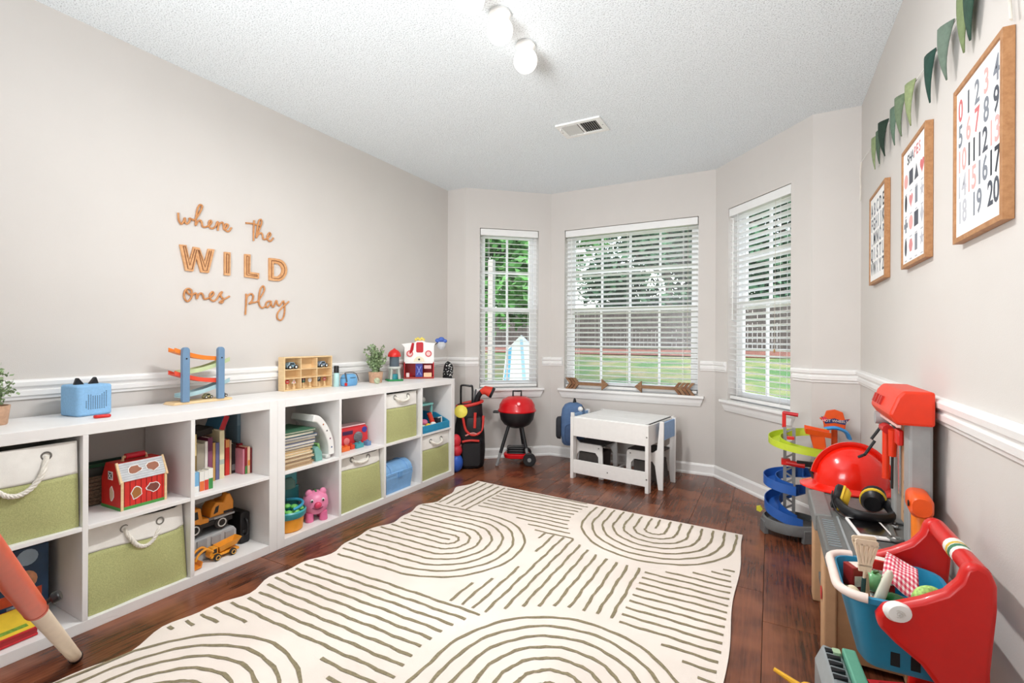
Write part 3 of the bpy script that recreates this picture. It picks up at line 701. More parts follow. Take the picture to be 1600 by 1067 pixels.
# bottle, soft case
x = .105; t = thing('spray_bottle', 'slim pale aqua bottle with tall black cap', 'bottle', (x, yat(525.5, x), T))
MB().lathe([(.017, 0), (.0185, .003), (.0185, .086), (.016, .09)], 20).build('body', mat('#b7dedd', .35), t)
MB().lathe([(.0165, .0905), (.0165, .132), (.014, .137), (.001, .138)], 20).build('cap', BLK, t)
x = .13; t = thing('soft_case', 'small blue zip case with grey carry strap', 'case', (x, yat(545, x), T), R(4))
rs = []
for z, a_, b_ in ((0, .05, .03), (.008, .058, .036), (.03, .06, .038), (.055, .057, .036), (.075, .045, .028), (.08, .03, .018)):
    rs.append([(p[1], p[0], z) for p in rrect(2 * a_, 2 * b_, b_ * .8)])
MB().rings(rs).build('body', mat('#6fa9d6', .8, var=.08, bump=.4), t)
MB().tube(spline([(.036, -.056, .03), (.02, -.05, .075), (0, -.03, .088), (0, .03, .088), (.02, .05, .075), (.036, .056, .03)], 5), .005, 8, flat=.5).build('strap', mat('#4a5058', .7), t)
MB().tube([(math.cos(a) * .0385 * 1.0, math.sin(a) * .061, .055) for a in [2 * PI * i / 30 for i in range(30)]], .0018, 5, closed=True).build('zipper', mat('#33404a', .6), t)
MB().box((.03, -.058, .014), (.02, .006, .02)).build('tab', RED, t, bevel=.002)
# plants
def plant(loc, label, pot_r, pot_h, fr, fh, seed, n=420, potc='#c9a184'):
    rnd = random.Random(seed); t = thing('potted_plant', label, 'plant', loc)
    MB().lathe([(pot_r * .82, 0), (pot_r * .86, .004), (pot_r, pot_h * .95), (pot_r, pot_h), (pot_r * .9, pot_h), (pot_r * .88, pot_h * .8), (.001, pot_h * .78)], 20).build('pot', mat(potc, .85, var=.15, scale=60), t)
    st = MB(); lf = MB(); tips = []
    for i in range(26):
        a = rnd.uniform(0, 6.28); l = rnd.uniform(.5, 1) ; ex = Vector((math.cos(a) * fr * l * rnd.uniform(.35, 1), math.sin(a) * fr * l * rnd.uniform(.35, 1), pot_h + fh * rnd.uniform(.35, 1.0)))
        pts = [Vector((math.cos(a) * pot_r * .2, math.sin(a) * pot_r * .2, pot_h * .78)), Vector((ex.x * .35, ex.y * .35, pot_h + (ex.z - pot_h) * .5)), ex]; pts = spline(pts, 5); st.tube(pts, .0012, 5); tips.append(pts)
    for i in range(n):
        pts = rnd.choice(tips); p = pts[rnd.randrange(2, len(pts))] + Vector((rnd.gauss(0, .008), rnd.gauss(0, .008), rnd.gauss(0, .008))); s = rnd.uniform(.007, .012) * fr / .06
        a = Vector((rnd.gauss(0, 1), rnd.gauss(0, 1), rnd.gauss(.3, .6))).normalized(); b2 = Matrix.Rotation(rnd.uniform(0, 6), 3, a) @ a.orthogonal().normalized()
        lf.add([p - a * s * .2, p + b2 * s * .5 + a * s * .4, p + a * s, p - b2 * s * .5 + a * s * .4], [(0, 1, 2, 3)])
    st.build('stems', mat('#6d7a4c', .8), t); o = lf.build('foliage', mat('#8fa57a', .7, var=.45, scale=40), t, smooth=False); o['kind'] = 'stuff'
plant((.12, yat(587, .12), T), 'bushy green plant in tan pot beside the toy farm', .052, .078, .1, .18, 5, 1100)
plant((.15, yat(-14, .15), T), 'green plant at left picture edge on near cabinet', .05, .07, .075, .13, 8, 800)
o = tag(MB().sph((0, 0, .021), .021, 18, 12).build('ball', mat('#b7c0a0', .6, var=.3, scale=60)), 'small mottled green ball leaning on plant pot', 'ball'); o.location = (.195, yat(589, .195), T)
# toy farm: silo and barn front
t = thing('toy_silo', 'toy silo with red dome roof on green base', 'toy', (.13, yat(616, .13), T), R(-35))
MB().rprism(.11, .12, .015, 0, .012, 'z').build('base', mat('#1f8a4c', .45), t, bevel=.003)
for a in (45, 135, 225, 315): MB().tube([(.045 * math.cos(R(a)), .045 * math.sin(R(a)), .012), (.036 * math.cos(R(a)), .036 * math.sin(R(a)), .095)], [.011, .008], 8).build('leg', mat('#b9beb4', .5), t)
MB().lathe([(.048, .092), (.05, .1), (.046, .108)], 20).build('deck', mat('#c9ccc6', .5), t)
MB().lathe([(.036, .108), (.036, .185)], 20).build('tank', mat('#6d7a85', .15, trans=.3), t)
MB().lathe([(.03, .012), (.03, .05), (.001, .052)], 16).build('hopper', mat('#2f8f9a', .4), t)
MB().lathe([(.048, .182), (.05, .188), (.044, .21), (.03, .228), (.012, .237), (.006, .244), (.001, .246)], 24).build('dome', RED, t)
pl, pr_ = Vector((.085, yat(631, .085))), Vector((.27, yat(679, .27))); dv = pr_ - pl; Lb = dv.length
t = thing('toy_farm', 'red and white toy barn playset at end of cabinet top', 'toy', (pl.x, pl.y, T), math.atan2(dv.y, dv.x)); Lb -= .005
REDB = mat('#c21f2a', .4, var=.05); PLW = mat('#f4f2ef', .4, var=.02)
MB().bb((0, 0, 0), (Lb, .13, .012)).build('base', mat('#a83224', .45), t, smooth=False, bevel=.002)
MB().bb((0, .115, .012), (Lb, .125, .132)).build('back_wall', REDB, t, smooth=False); 
for xx in (0, Lb - .008): MB().bb((xx, .0, .012), (xx + .008, .115, .132)).build('side_wall', REDB, t, smooth=False)
MB().bb((.008, .0, .122), (Lb - .008, .115, .132)).build('loft_floor', PLW, t, smooth=False)
fr = [(0, .132), (Lb, .132), (Lb, .262), (Lb + .012, .284), (Lb * .72, .29), (Lb * .66, .302), (Lb * .42, .302), (Lb * .36, .29), (-.02, .276), (.004, .25)]
MB().prism(fr, 0, .014, 'y').build('barn_front', PLW, t, smooth=False, bevel=.003)
MB().bb((.004, .014, .132), (Lb - .004, .12, .25)).build('loft', PLW, t, smooth=False, bevel=.006)
MB().rprism(.056, .082, .012, -.003, .0, 'y', (Lb * .52, .25)).build('loft_opening', REDB, t)
for cx in (.045, Lb - .045): MB().prism(circ(.026, 20, (cx, .2)), -.005, 0, 'y').build('round_window', mat('#d4595c', .4), t); MB().prism(circ(.017, 20, (cx, .2)), -.008, -.005, 'y').build('window_ring', mat('#f0c7c4', .4), t)
MB().tube([(.05, -.005, .2), (.062, -.006, .235), (.07, -.006, .285)], [.012, .017, .013], 12, flat=.4).build('clock_pendulum', REDB, t)
MB().prism(circ(.042, 16, (Lb * .5, .136), 0, PI, True), -.003, 0, 'y').build('arch_sign', mat('#efe6c8', .5), t)
MB().prism(circ(.008, 10, (Lb * .5, .154)), -.005, -.003, 'y').build('emblem', mat('#2b2b2b', .5), t)
d = MB().rprism(.056, .104, .004, .001, .007, 'y', (Lb * .5, .066)).build('door', mat('#3a3c8f', .4), t)
for s_ in (-1, 1): MB().tube([(Lb * .5 - .016 * s_, 0, .03), (Lb * .5 + .016 * s_, 0, .1)], .003, 6).build('cross_brace', mat('#8f9ade', .4), d)
MB().rprism(.056, .028, .003, .02, .03, 'y', (Lb * .79, .092)).build('sign_panel', mat('#e9b9b2', .5), t); MB().rprism(.062, .034, .003, .0, .012, 'y', (Lb * .79, .03)).build('feed_trough', mat('#f0c49c', .5), t)
MB().rprism(.024, .034, .006, .002, .014, 'y', (.03, .03)).build('hatch', mat('#f0d6d2', .5), t)
mb = MB()
for i, dx in enumerate((-.03, -.015, 0, .016, .03)): mb.sph((Lb * .52 + dx, .008, .312 + (.008 if i % 2 else 0)), .012, 8, 6)
mb.build('rooster_vane', mat('#ecd76a', .5), t)
MB().tube([(Lb + .004, .01, .27), (Lb + .035, .01, .292)], .004, 6).build('arm', BLK, t)
mb = MB()
for dx, dz, r_ in ((.0, 0, .022), (.028, .008, .026), (.055, -.004, .02)): mb.sph((Lb + .03 + dx, .01, .305 + dz), (r_, .012, r_ * .8), 12, 8)
mb.build('cloud', mat('#3f63b8', .45), t)
MB().lathe([(.012, .0), (.034, .02), (.036, .035), (.028, .055), (.024, .062)], 14, (Lb + .058, .01, .232)).build('clear_bucket', mat('#e6e9ee', .2, trans=.5), t)

# ================================================================ things inside the cabinet cells
# toy barn with shape cut-outs
t = thing('toy_barn', 'red toy barn shape sorter with grey roof and red handle', 'toy', (.335, -.695, SHZ + .0005), R(2)); wb, db, he, hr = .17, .15, .12, .185
bp = [(0, 0), (0, he), (-.032, hr), (-db + .032, hr), (-db, he), (-db, 0)]
mb = MB(); mb.M = Matrix.Identity(4); mb.rings([[(x_, y_, z_) for x_, z_ in bp] for y_ in (.0, wb)]); mb.build('body', mat('#d42a22', .45, var=.1, scale=25), t, smooth=False, bevel=.001)
for i in range(8): MB().bb((0, .012 + i * .02, .012), (.0012, .0135 + i * .02, he - .004)).build('plank_line', mat('#7d120f', .6), t, smooth=False)
MB().bb((.0, .0, 0), (.0014, wb, .012)).build('grass_strip', mat('#4f9a48', .6), t, smooth=False); MB().bb((-db, -.0014, 0), (0, -.0002, .012)).build('grass_strip', mat('#4f9a48', .6), t, smooth=False)
for yy in (0, wb - .009): MB().bb((0, yy, 0), (.004, yy + .009, he)).build('corner_post', PINE, t, smooth=False)
for yy in (-.004, wb - .004): MB().rings([[(x_, y_, z_) for x_, z_ in ((.008, he - .006), (-.032, hr + .006), (-.038, hr + .002), (0, he - .012))] for y_ in (yy, yy + .008)]).build('gable_trim', PINE, t, smooth=False)
rn = Vector((hr - he, 0, .032)).normalized(); ru = Vector((-.032, 0, hr - he)).normalized()
MR = frame3((-.002, .004, he), (0, 1, 0), ru)                      # local x along y, local y up slope
mb = MB(); mb.M = MR; mb.bb((0, -.006, .0), (wb - .008, .072, .004)); roof = mb.build('roof', mat('#c9cccf', .5, var=.1, scale=40), t, smooth=False)
for i in range(7): mb = MB(); mb.M = MR; mb.bb((.001, .002 + i * .01, .004), (wb - .009, .003 + i * .01, .0046)); mb.build('shingle_line', mat('#8f959c', .6), roof, smooth=False)
def blob(M, cx, cy, r, seed, m, nm, par, sx=1.3):
    rnd = random.Random(seed); pts = [(cx + sx * r * (1 + rnd.uniform(-.25, .15)) * math.cos(2 * PI * i / 12), cy + r * (1 + rnd.uniform(-.25, .15)) * math.sin(2 * PI * i / 12)) for i in range(12)]
    mb = MB(); mb.M = M; mb.prism(pts, .0045, .0058); o1 = mb.build(nm + '_outline', WHT, par, smooth=False)
    mb = MB(); mb.M = M; mb.prism([(cx + (p - cx) * .85, cy + (q_ - cy) * .85) for p, q_ in pts], .0055, .0066); mb.build(nm, m, par, smooth=False)
blob(MR, .052, .036, .021, 2, mat('#a0644a', .6), 'cutout', roof); blob(MR, .118, .036, .021, 5, mat('#a0644a', .6), 'cutout', roof)
MF = frame3((-.004, 0, 0), (0, 1, 0), (0, 0, 1))
blob(MF, .055, .062, .028, 7, mat('#a86c33', .6), 'cutout', t, .8); blob(MF, .118, .07, .022, 9, mat('#7d4136', .6), 'cutout', t, 1.3)
ML = frame3((-db, -.0045 + .006, 0), (1, 0, 0), (0, 0, 1)); ML = frame3((-db, .0045, 0), (1, 0, 0), (0, 0, 1))
mb = MB(); mb.bb((-.095, -.0016, .118), (-.06, -.0002, .152)); win = mb.build('window_print', WHT, t, smooth=False); MB().bb((-.09, -.0024, .123), (-.065, -.0016, .147)).build('window_dark', BLK, win, smooth=False)
mb = MB()
for a0, b0 in (((-.088, .125), (-.067, .145)), ((-.067, .125), (-.088, .145))): mb.tube([(a0[0], -.003, a0[1]), (b0[0], -.003, b0[1])], .0014, 5)
mb.build('window_cross', WHT, win); blob(frame3((-db, .0035, 0), (1, 0, 0), (0, 0, 1)), .085, .062, .03, 12, mat('#d9c0a0', .6), 'cutout', t, .6)
MB().tube([(-db / 2, .04, hr), (-db / 2, .043, hr + .016), (-db / 2, wb - .043, hr + .016), (-db / 2, wb - .04, hr)], .006, 8).build('handle_bar', PINE, t)
MB().tube([(-db / 2, .05, hr + .017), (-db / 2, wb - .05, hr + .017)], .0125, 12).build('handle_grip', mat('#c21a2e', .4), t)
# wicker basket behind it
t = thing('wicker_basket', 'brown wicker basket behind the toy barn', 'basket', (.058, -.795, SHZ + .0045)); WK = mat('#6d5a48', .9, var=.3, scale=120)
bw, bd, bh = .225, .105, .118
for r_ in range(15):
    z = .004 + r_ * .0078; MB().tube([(p[0] + bd / 2, p[1] + bw / 2, z + .0022 * (1 if (i + r_) % 2 else -1)) for i, p in enumerate(rrect(bd, bw, .012, n=3))], .0042, 6, closed=True).build('wicker_row', WK, t)
MB().bb((.004, .004, 0), (bd - .004, bw - .004, .006)).build('basket_floor', WK, t, smooth=False)
for i, (hc, hh) in enumerate((('#1f4030', .16), ('#23242a', .15), ('#2d5a3c', .155), ('#3b3f3a', .145))):
    b = thing('folder', ('dark green', 'black', 'mid green', 'charcoal')[i] + ' thin folder standing in the wicker basket', 'folder', (.072 + i * .02, -.783, SHZ + .008), 0, 'folders in the wicker basket')
    MB().bb((0, 0, 0), (.012, .195, hh)).build('cover', mat(hc, .5), b, smooth=False, bevel=.001); MB().bb((.002, .195, .004), (.01, .197, hh - .004)).build('pages', WHT, b, smooth=False)
# books
PAGE = mat('#efe6d2', .9, var=.05)
def book(label, loc, w, h, d, col, rot=(0, 0, 0), grp='children books on the cabinet shelf', band=None):
    """spine faces +x, width along y"""
    b = thing('book', label, 'book', loc, 0, grp, rot=rot); m = mat(col, .5, var=.05)
    th = min(.002, w * .18)
    MB().bb((-d, 0, 0), (0, th, h)).build('cover', m, b, smooth=False); MB().bb((-d, w - th, 0), (0, w, h)).build('cover', m, b, smooth=False)
    MB().bb((-th, th, 0), (0, w - th, h)).build('spine', m, b, smooth=False)
    MB().bb((-d + .003, th, .003), (-th, w - th, h - .003)).build('pages', PAGE, b, smooth=False)
    if band: MB().bb((0, .0004, h * band[0]), (.0005, w - .0004, h * band[1])).build('spine_band', mat(band[2], .5), b, smooth=False)
    return b
def book_px(label, u0, u1, vt, x, col, d=.14, band=None):
    y0, y1 = on(u0, 740, 0, x).y, on(u1, 740, 0, x).y; z = on((u0 + u1) / 2, vt, 0, x).z
    return book(label, (x, y0 + .0004, SHZ + .0004), y1 - y0 - .0008, z - SHZ, d, col, band=band)
for (lb, u0, u1, vt, x, c, d, bd_) in (
    ('tiny blue board book at front left of the row', 303.5, 311, 738, .35, '#7ab5df', .045, (.0, .3, '#f2f2ee')), ('tiny orange and white board book', 312, 319.5, 737, .35, '#f0efe9', .045, (0, .5, '#e8743a')),
    ('tiny red and white board book', 319.5, 326, 735, .35, '#f0efe9', .045, (0, .52, '#d8402f')), ('tiny green and white board book', 326, 333, 732, .35, '#f0efe9', .045, (0, .52, '#3f8f4a')),
    ('tall cream paperback at left end of the books', 303.5, 307, 679, .28, '#e6cf94', .13, (.2, .6, '#8a6f3a')), ('grey picture book beside the cream paperback', 307.3, 319.5, 694, .26, '#a69e90', .13, None),
    ('thin white book left of the purple one', 320, 324.5, 690, .25, '#e9e2dc', .14, None), ('purple picture book with pale lettering', 324.8, 332, 684, .25, '#6b2347', .14, (.15, .7, '#8a4a66')),
    ('thin tan book right of the purple one', 332.3, 336.5, 692, .24, '#c79a56', .14, None), ('thin blue violet book beside the big cream one', 337, 342.5, 692, .235, '#6a6a94', .14, None),
    ('large cream picture book with dotted spine', 343, 350.5, 673, .235, '#eadfb8', .15, (.3, .4, '#b9c5b8')), ('bright red book beside the large cream one', 352, 358.5, 687, .2, '#d8352a', .14, (.78, 1, '#e8a05a')),
    ('thin beige book right of the bright red one', 358.8, 361.5, 688, .2, '#cdb394', .14, None), ('black book in the middle of the row', 362, 368.5, 693, .19, '#231f20', .13, (.1, .3, '#777777')),
    ('dark red thin book right of the black one', 369, 373.5, 696, .19, '#8a1f22', .13, (.3, .9, '#d98a6a')), ('crimson book near right end of the row', 374.3, 379, 693, .19, '#b5203a', .13, None),
    ('short pink book near right end of the row', 379.3, 382.5, 702, .255, '#d98fa0', .12, None), ('green and maroon book near right end', 382.8, 387, 699, .26, '#8f1f2c', .12, (0, .3, '#4a8a45')),
    ('pale peach book with orange band', 387, 390.6, 698, .265, '#efc7a8', .12, (.3, .5, '#f09a4a')), ('maroon book at right end of the row', 390.8, 393.5, 700, .265, '#7d1f24', .12, None)):
    book_px(lb, u0, u1, vt, x, c, d, bd_)
y_ = on(384, 690, 0, .1).y
book('tall slate blue book standing at the back right', (.165, -.109, SHZ + .0004), .018, .318, .1, '#6f8796', band=(.2, .75, '#55707f'))
b = book('blue book with red spine resting slanted on the row', (.185, -.228, SHZ + .205), .026, .11, .13, '#c4202c', rot=(R(-22), 0, 0)); MB().bb((-.128, .0262, .003), (-.002, .028, .107)).build('jacket', mat('#3f7fa3', .5), b, smooth=False); MB().bb((-.128, -.0018, .003), (-.002, -.0002, .107)).build('jacket', mat('#3f7fa3', .5), b, smooth=False)
book('black book lying flat on top of the row', (.17, -.345, SHZ + .235), .03, .11, .13, '#25201f', rot=(R(-80), 0, 0))
# crane truck on a grey carrier case
t = thing('carrier_case', 'grey plastic toy carrier under the orange truck', 'toy case', (.285, -.435, FLZ + .0005)); SIL = mat('#b5b7b8', .4, var=.05)
MB().prism([(0, 0), (.25, 0), (.25, .095), (.235, .115), (0, .1)], -.13, 0, 'x').build('case_body', SIL, t, smooth=False, bevel=.004)
for yy in (.06, .125, .19): MB().bb((.0, yy, .06), (.006, yy + .045, .1)).build('latch_panel', mat('#9a9c9e', .4), t, smooth=False, bevel=.002)
MB().bb((.001, .04, .035), (.004, .21, .05)).build('groove', mat('#6d6f72', .5), t, smooth=False)
ORG = mat('#ee9a2f', .4, var=.06); DK = mat('#2a2826', .6); 
t = thing('crane_truck', 'big orange toy crane truck on the grey carrier', 'toy truck', (.275, -.44, FLZ + .117)); 
def wheel(par, x, y, z, r, wd, hub):
    MB().tube([(x - wd / 2, y, z), (x + wd / 2, y, z)], r, 20).build('tire', DK, par, bevel=.003); q = MB(); q.M = Matrix.Translation((x + wd / 2, y, z)) @ Matrix.Rotation(PI / 2, 4, 'Y'); q.lathe([(r * .66, .0002), (r * .66, .003), (r * .5, .003), (r * .5, .0002)], 18, cap=False); q.build('rim', hub, par)
for yy in (.062, .188):
    for xx in (-.012, -.095): wheel(t, xx, yy, .032, .032, .024, mat('#d9d9d6', .3, .3))
MB().bb((-.1, .015, .028), (-.006, .245, .052)).build('chassis', DK, t, smooth=False, bevel=.004)
MB().prism([(.0, .05), (.128, .05), (.128, .072), (.098, .076), (.09, .13), (.02, .135), (.0, .1)], -.1, 0, 'x').build('cab', ORG, t, smooth=False, bevel=.006)
MB().prism([(.03, .078), (.078, .082), (.074, .118), (.045, .118)], 0, .001, 'x').build('cab_window', BLK, t, smooth=False)
MB().bb((-.09, .1, .052), (-.012, .245, .066)).build('deck', GRY, t, smooth=False, bevel=.003)
MB().prism([(.135, .066), (.25, .066), (.252, .12), (.235, .16), (.215, .16), (.2, .125), (.165, .135), (.145, .11)], -.095, -.008, 'x').build('turntable_cab', ORG, t, smooth=False, bevel=.006)
MB().prism([(.152, .08), (.172, .085), (.178, .118), (.162, .112)], -.008, -.0065, 'x').build('turntable_window', BLK, t, smooth=False)
MB().bb((-.007, .2, .07), (-.0055, .248, .082)).build('grille', DK, t, smooth=False)
MB().prism([(.02, .135), (.21, .15), (.21, .172), (.02, .165)], -.07, -.035, 'x').build('boom', GRY, t, smooth=False, bevel=.003)
MB().prism([(.15, .056), (.25, .058), (.25, .068), (.15, .066)], -.006, .004, 'x').build('fender', SIL, t, smooth=False, bevel=.003)
# black case behind
t = thing('black_case', 'black plastic tool case standing behind the toy trucks', 'case', (.27, -.158, FLZ + .0005), R(0))
MB().rprism(.05, .16, .012, -.12, 0, 'x', (.028, .08)).build('shell', BLK, t, bevel=.004); MB().tube(spline([(.0, .028, .045), (.018, .028, .06), (.018, .028, .11), (.0, .028, .125)], 4), .006, 8).build('handle', BLK, t); MB().bb((0, .012, .055), (.004, .044, .07)).build('clasp', mat('#3b3b3b', .4), t, smooth=False)
# small loader with dump bed
t = thing('loader_truck', 'small orange toy loader truck at the cell front', 'toy truck', (.345, -.43, FLZ + .0005)); YO = mat('#f0a02c', .4, var=.06)
for yy in (.115, .19):
    for xx in (.0, -.055): wheel(t, xx, yy, .016, .016, .014, mat('#f2b65a', .4))
MB().bb((-.05, .09, .016), (-.004, .225, .026)).build('chassis', YO, t, smooth=False, bevel=.002)
MB().prism([(.085, .026), (.125, .026), (.125, .06), (.1, .062), (.09, .045)], -.048, -.008, 'x').build('cab', YO, t, smooth=False, bevel=.003); MB().prism([(.1, .036), (.118, .036), (.118, .055), (.104, .055)], -.008, -.007, 'x').build('cab_window', DK, t, smooth=False)
mb = MB(); rs = [[(-.045, .135, .03), (-.01, .135, .03), (-.01, .215, .042), (-.045, .215, .042)], [(-.056, .125, .06), (.002, .125, .06), (.002, .235, .074), (-.056, .235, .074)], [(-.053, .128, .06), (-.001, .128, .06), (-.001, .232, .074), (-.053, .232, .074)], [(-.044, .14, .034), (-.011, .14, .034), (-.011, .212, .046), (-.044, .212, .046)]]; mb.rings(rs).build('dump_bed', YO, t, smooth=False)
for xx in (-.008, -.046): MB().tube(spline([(xx, .1, .045), (xx, .07, .07), (xx, .035, .055), (xx, .022, .03)], 4), .0055, 6).build('lift_arm', YO, t)
MB().prism([(.0, .002), (.035, .004), (.042, .03), (.036, .032), (.03, .012), (.0, .008)], -.055, .018, 'x').build('bucket', mat('#e2872a', .4), t, smooth=False, bevel=.002)
# box and board book in the near lower cell
t = thing('cartoon_box', 'dark blue and red printed box in near lower cell', 'box', (.215, -1.11, FLZ + .0005), R(0))
MB().bb((-.12, 0, 0), (0, .235, .27)).build('carton', mat('#27476b', .45, var=.25, scale=14), t, smooth=False, bevel=.002)
MB().bb((0, .1, .075), (.0008, .215, .115)).build('print_patch', mat('#d9532f', .5, var=.2), t, smooth=False); MB().prism(circ(.038, 16, (.165, .15)), 0, .0012, 'x').build('print_patch', mat('#e0a07a', .5, var=.2, scale=50), t); MB().prism(circ(.03, 16, (.175, .235)), 0, .001, 'x').build('print_ring', mat('#9fb7cf', .5), t); MB().bb((0, .0, .0), (.0009, .235, .03)).build('print_band', mat('#b5232a', .5), t, smooth=False); MB().bb((0, .02, .12), (.0009, .09, .2)).build('print_patch', mat('#1c2a3c', .5), t, smooth=False)
MB().bb((0, .12, .035), (.001, .2, .07)).build('print_patch', mat('#b9c9d6', .5, var=.4, scale=60), t, smooth=False)
t = thing('board_book', 'yellow picture book with red edges on lower shelf', 'book', (.352, -1.06, FLZ + .0005), R(3)); t.rotation_euler = (R(0), R(24), R(4))
MB().bb((-.15, -.09, 0), (0, .11, .008)).build('cover', mat('#c9202a', .5), t, smooth=False, bevel=.002); MB().bb((-.148, -.088, .008), (-.002, .107, .026)).build('pages', mat('#b5232a', .6), t, smooth=False); MB().bb((-.15, -.09, .026), (0, .11, .034)).build('cover', mat('#c9202a', .5), t, smooth=False, bevel=.002)
MB().bb((-.145, -.085, .034), (-.005, .105, .0346)).build('yellow_print', mat('#f5cf3f', .5), t, smooth=False); MB().bb((-.04, -.06, .0346), (-.022, .09, .0352)).build('grass_print', mat('#7fa33c', .6, var=.3, scale=80), t, smooth=False)
t.location = (.372, -1.06, FLZ + .0015); t.rotation_euler = (0, R(12), R(4))
# ---------------------------------------------------------------- far cabinet cells
rnd = random.Random(3)
# horizontal stack of books
z = SHZ + .0005; y0s = .008
stack = [('#c9b79a', .011)] * 0
cols = [('#d8b98c', .010, 'tan board'), ('#b58e66', .010, 'brown board'), ('#dcc49e', .010, 'pale tan board'), ('#8f6a4a', .010, 'dark brown board'), ('#e3cda8', .011, 'cream board'), ('#a37c58', .010, 'light brown board'), ('#ead7b0', .013, 'ivory'), ('#e0b878', .014, 'gold'), ('#c7a878', .011, 'sand'), ('#2d3a5c', .018, 'navy'), ('#9aa0b8', .016, 'lavender grey'), ('#23294a', .02, 'dark navy'), ('#5d6a86', .014, 'slate'), ('#2f5a45', .018, 'dark green'), ('#3f6f55', .012, 'green')]
for i, (c, th, nm) in enumerate(cols):
    w = .185 + rnd.uniform(-.01, .012) + (.015 if i > 8 else 0); d = .24; tz = R(rnd.uniform(-1.5, 1.5))
    b = thing('book', nm + ' picture book lying ' + ('at the bottom of' if i == 0 else 'on top of' if i == len(cols) - 1 else 'in') + ' the tall stack', 'book', (.385 - rnd.uniform(0, .01), y0s + .002, z), tz, 'picture books stacked flat')
    m = mat(c, .5, var=.06)
    MB().bb((-d, 0, 0), (0, w, .0022)).build('cover', m, b, smooth=False); MB().bb((-d, 0, th - .0032), (0, w, th - .001)).build('cover', m, b, smooth=False)
    MB().bb((-d, 0, .0022), (-d + .002, w, th - .0032)).build('spine', m, b, smooth=False); MB().bb((-d + .002, .002, .0022), (-.004, w - .004, th - .0032)).build('pages', PAGE, b, smooth=False)
    z += th
# white curved toy leaning against the stack
t = thing('toy_tablet', 'white curved toy tablet with printed dots leaning on books', 'toy', (.375, .3, SHZ + .0005))
path = spline([(.0, .03, .02), (0, .022, .1), (0, -.015, .18), (0, -.06, .235), (0, -.1, .25)], 5); rs = []
for i, p in enumerate(path):
    tg = (path[min(i + 1, len(path) - 1)] - path[max(0, i - 1)]).normalized(); nn = Vector((0, -tg.z, tg.y)); rs.append([p + nn * q * .02 + Vector((-.0 if e else -.19, 0, 0)) for q, e in ((1, 1), (-1, 1), (-1, 0), (1, 0))])
MB().rings(rs).build('shell', WHT, t, bevel=.008)
for i, (k, c) in enumerate(((3, '#3f5a8a'), (6, '#8a4a6a'), (9, '#4a4a4a'), (12, '#b5683a'))): MB().sph(path[k] + Vector((.001, 0, 0)), (.002, .005, .005), 8, 6).build('button', mat(c, .5), t)
MB().box((.0, .012, .012), (.18, .03, .022)).build('foot', mat('#dcdcd8', .4), t, bevel=.006).location = (-.095, .0, .0)
t = thing('teal_block', 'teal plastic toy wedged beside the book stack', 'toy', (.372, .222, SHZ + .0005)); MB().prism([(0, 0), (.045, 0), (.04, .05), (.012, .085), (-.012, .075)], -.08, 0, 'x').build('body', mat('#7fb5ac', .4), t, smooth=False, bevel=.004); MB().prism([(.03, .04), (.042, .042), (.03, .1), (.016, .095)], -.07, -.01, 'x').build('flap', mat('#7fae6a', .4), t, smooth=False, bevel=.002)
for i, (c, h) in enumerate((('#c4554a', .12), ('#d98a7d', .095))):
    book(('tall red', 'short salmon')[i] + ' thin book at right side of the first far cell', (.33, .337 + i * .0105, SHZ + .0004), .0095, h, .15, c)
# bucket, dome container, pig
t = thing('toy_bucket', 'orange toy bucket with teal rim and green shells', 'bucket', (.315, .095, FLZ + .0005)); rs = []
def oval(a_, b_, z_, n=24): return [(a_ * math.cos(2 * PI * i / n), b_ * math.sin(2 * PI * i / n), z_) for i in range(n)]
MB().rings([oval(.055, .062, 0), oval(.062, .07, .006), oval(.068, .078, .075)]).build('tub', mat('#f0a032', .4, var=.06), t)
MB().rings([oval(.07, .08, .072), oval(.078, .088, .082), oval(.08, .09, .105), oval(.074, .084, .112), oval(.068, .078, .1), oval(.066, .076, .078)]).build('rim', mat('#3fa3a8', .35), t)
mb = MB()
for i in range(9): a = i * .7; mb.sph((.05 * math.cos(a), .055 * math.sin(a), .108 + .006 * math.sin(i * 2)), (.022, .02, .014), 8, 6)
mb.build('green_filling', mat('#7fd36a', .4), t); MB().tube([(.06 * math.cos(a), .07 * math.sin(a), .128 + .02 * math.sin(a * .5)) for a in [PI * i / 14 - .3 for i in range(15)]], .008, 8).build('handle', mat('#3f9fc4', .35), t)
t = thing('play_dome', 'dark teal toy container with clear dome behind bucket', 'toy', (.165, .15, FLZ + .0005)); MB().rprism(.125, .16, .02, 0, .2, 'z').build('base', mat('#2f7f86', .4), t, bevel=.006); MB().rprism(.12, .15, .03, .2, .29, 'z').build('lid', mat('#3a8f96', .35), t, bevel=.012); MB().lathe([(.05, 0), (.048, .03), (.03, .055), (.001, .062)], 16, (.045, .0, .2)).build('clear_dome', mat('#7fa39a', .15, trans=.4), t)
t = thing('pig_bank', 'pink toy pig with big round nose and smile', 'toy pig', (.305, .272, FLZ + .0005), R(-28)); t.scale = (1.12, 1.12, 1.12); PK = mat('#f08fb5', .35, var=.05)
rs = []
for z_, rx, ry in ((.03, .03, .03), (.036, .05, .05), (.06, .062, .064), (.09, .064, .066), (.12, .056, .06), (.14, .036, .04), (.148, .01, .012)): rs.append([(rx * math.cos(2 * PI * i / 22), ry * math.sin(2 * PI * i / 22), z_) for i in range(22)])
MB().rings(rs).build('body', PK, t, sub=1)
for xx in (-.03, .032):
    for yy in (-.034, .034): MB().lathe([(.019, 0), (.021, .006), (.018, .045)], 12, (xx, yy, 0)).build('foot', mat('#ee7aa8', .35), t)
for yy in (-.042, .042): MB().sph((.012, yy * .82, .14), (.012, .018, .02), 12, 8).build('ear', PK, t)
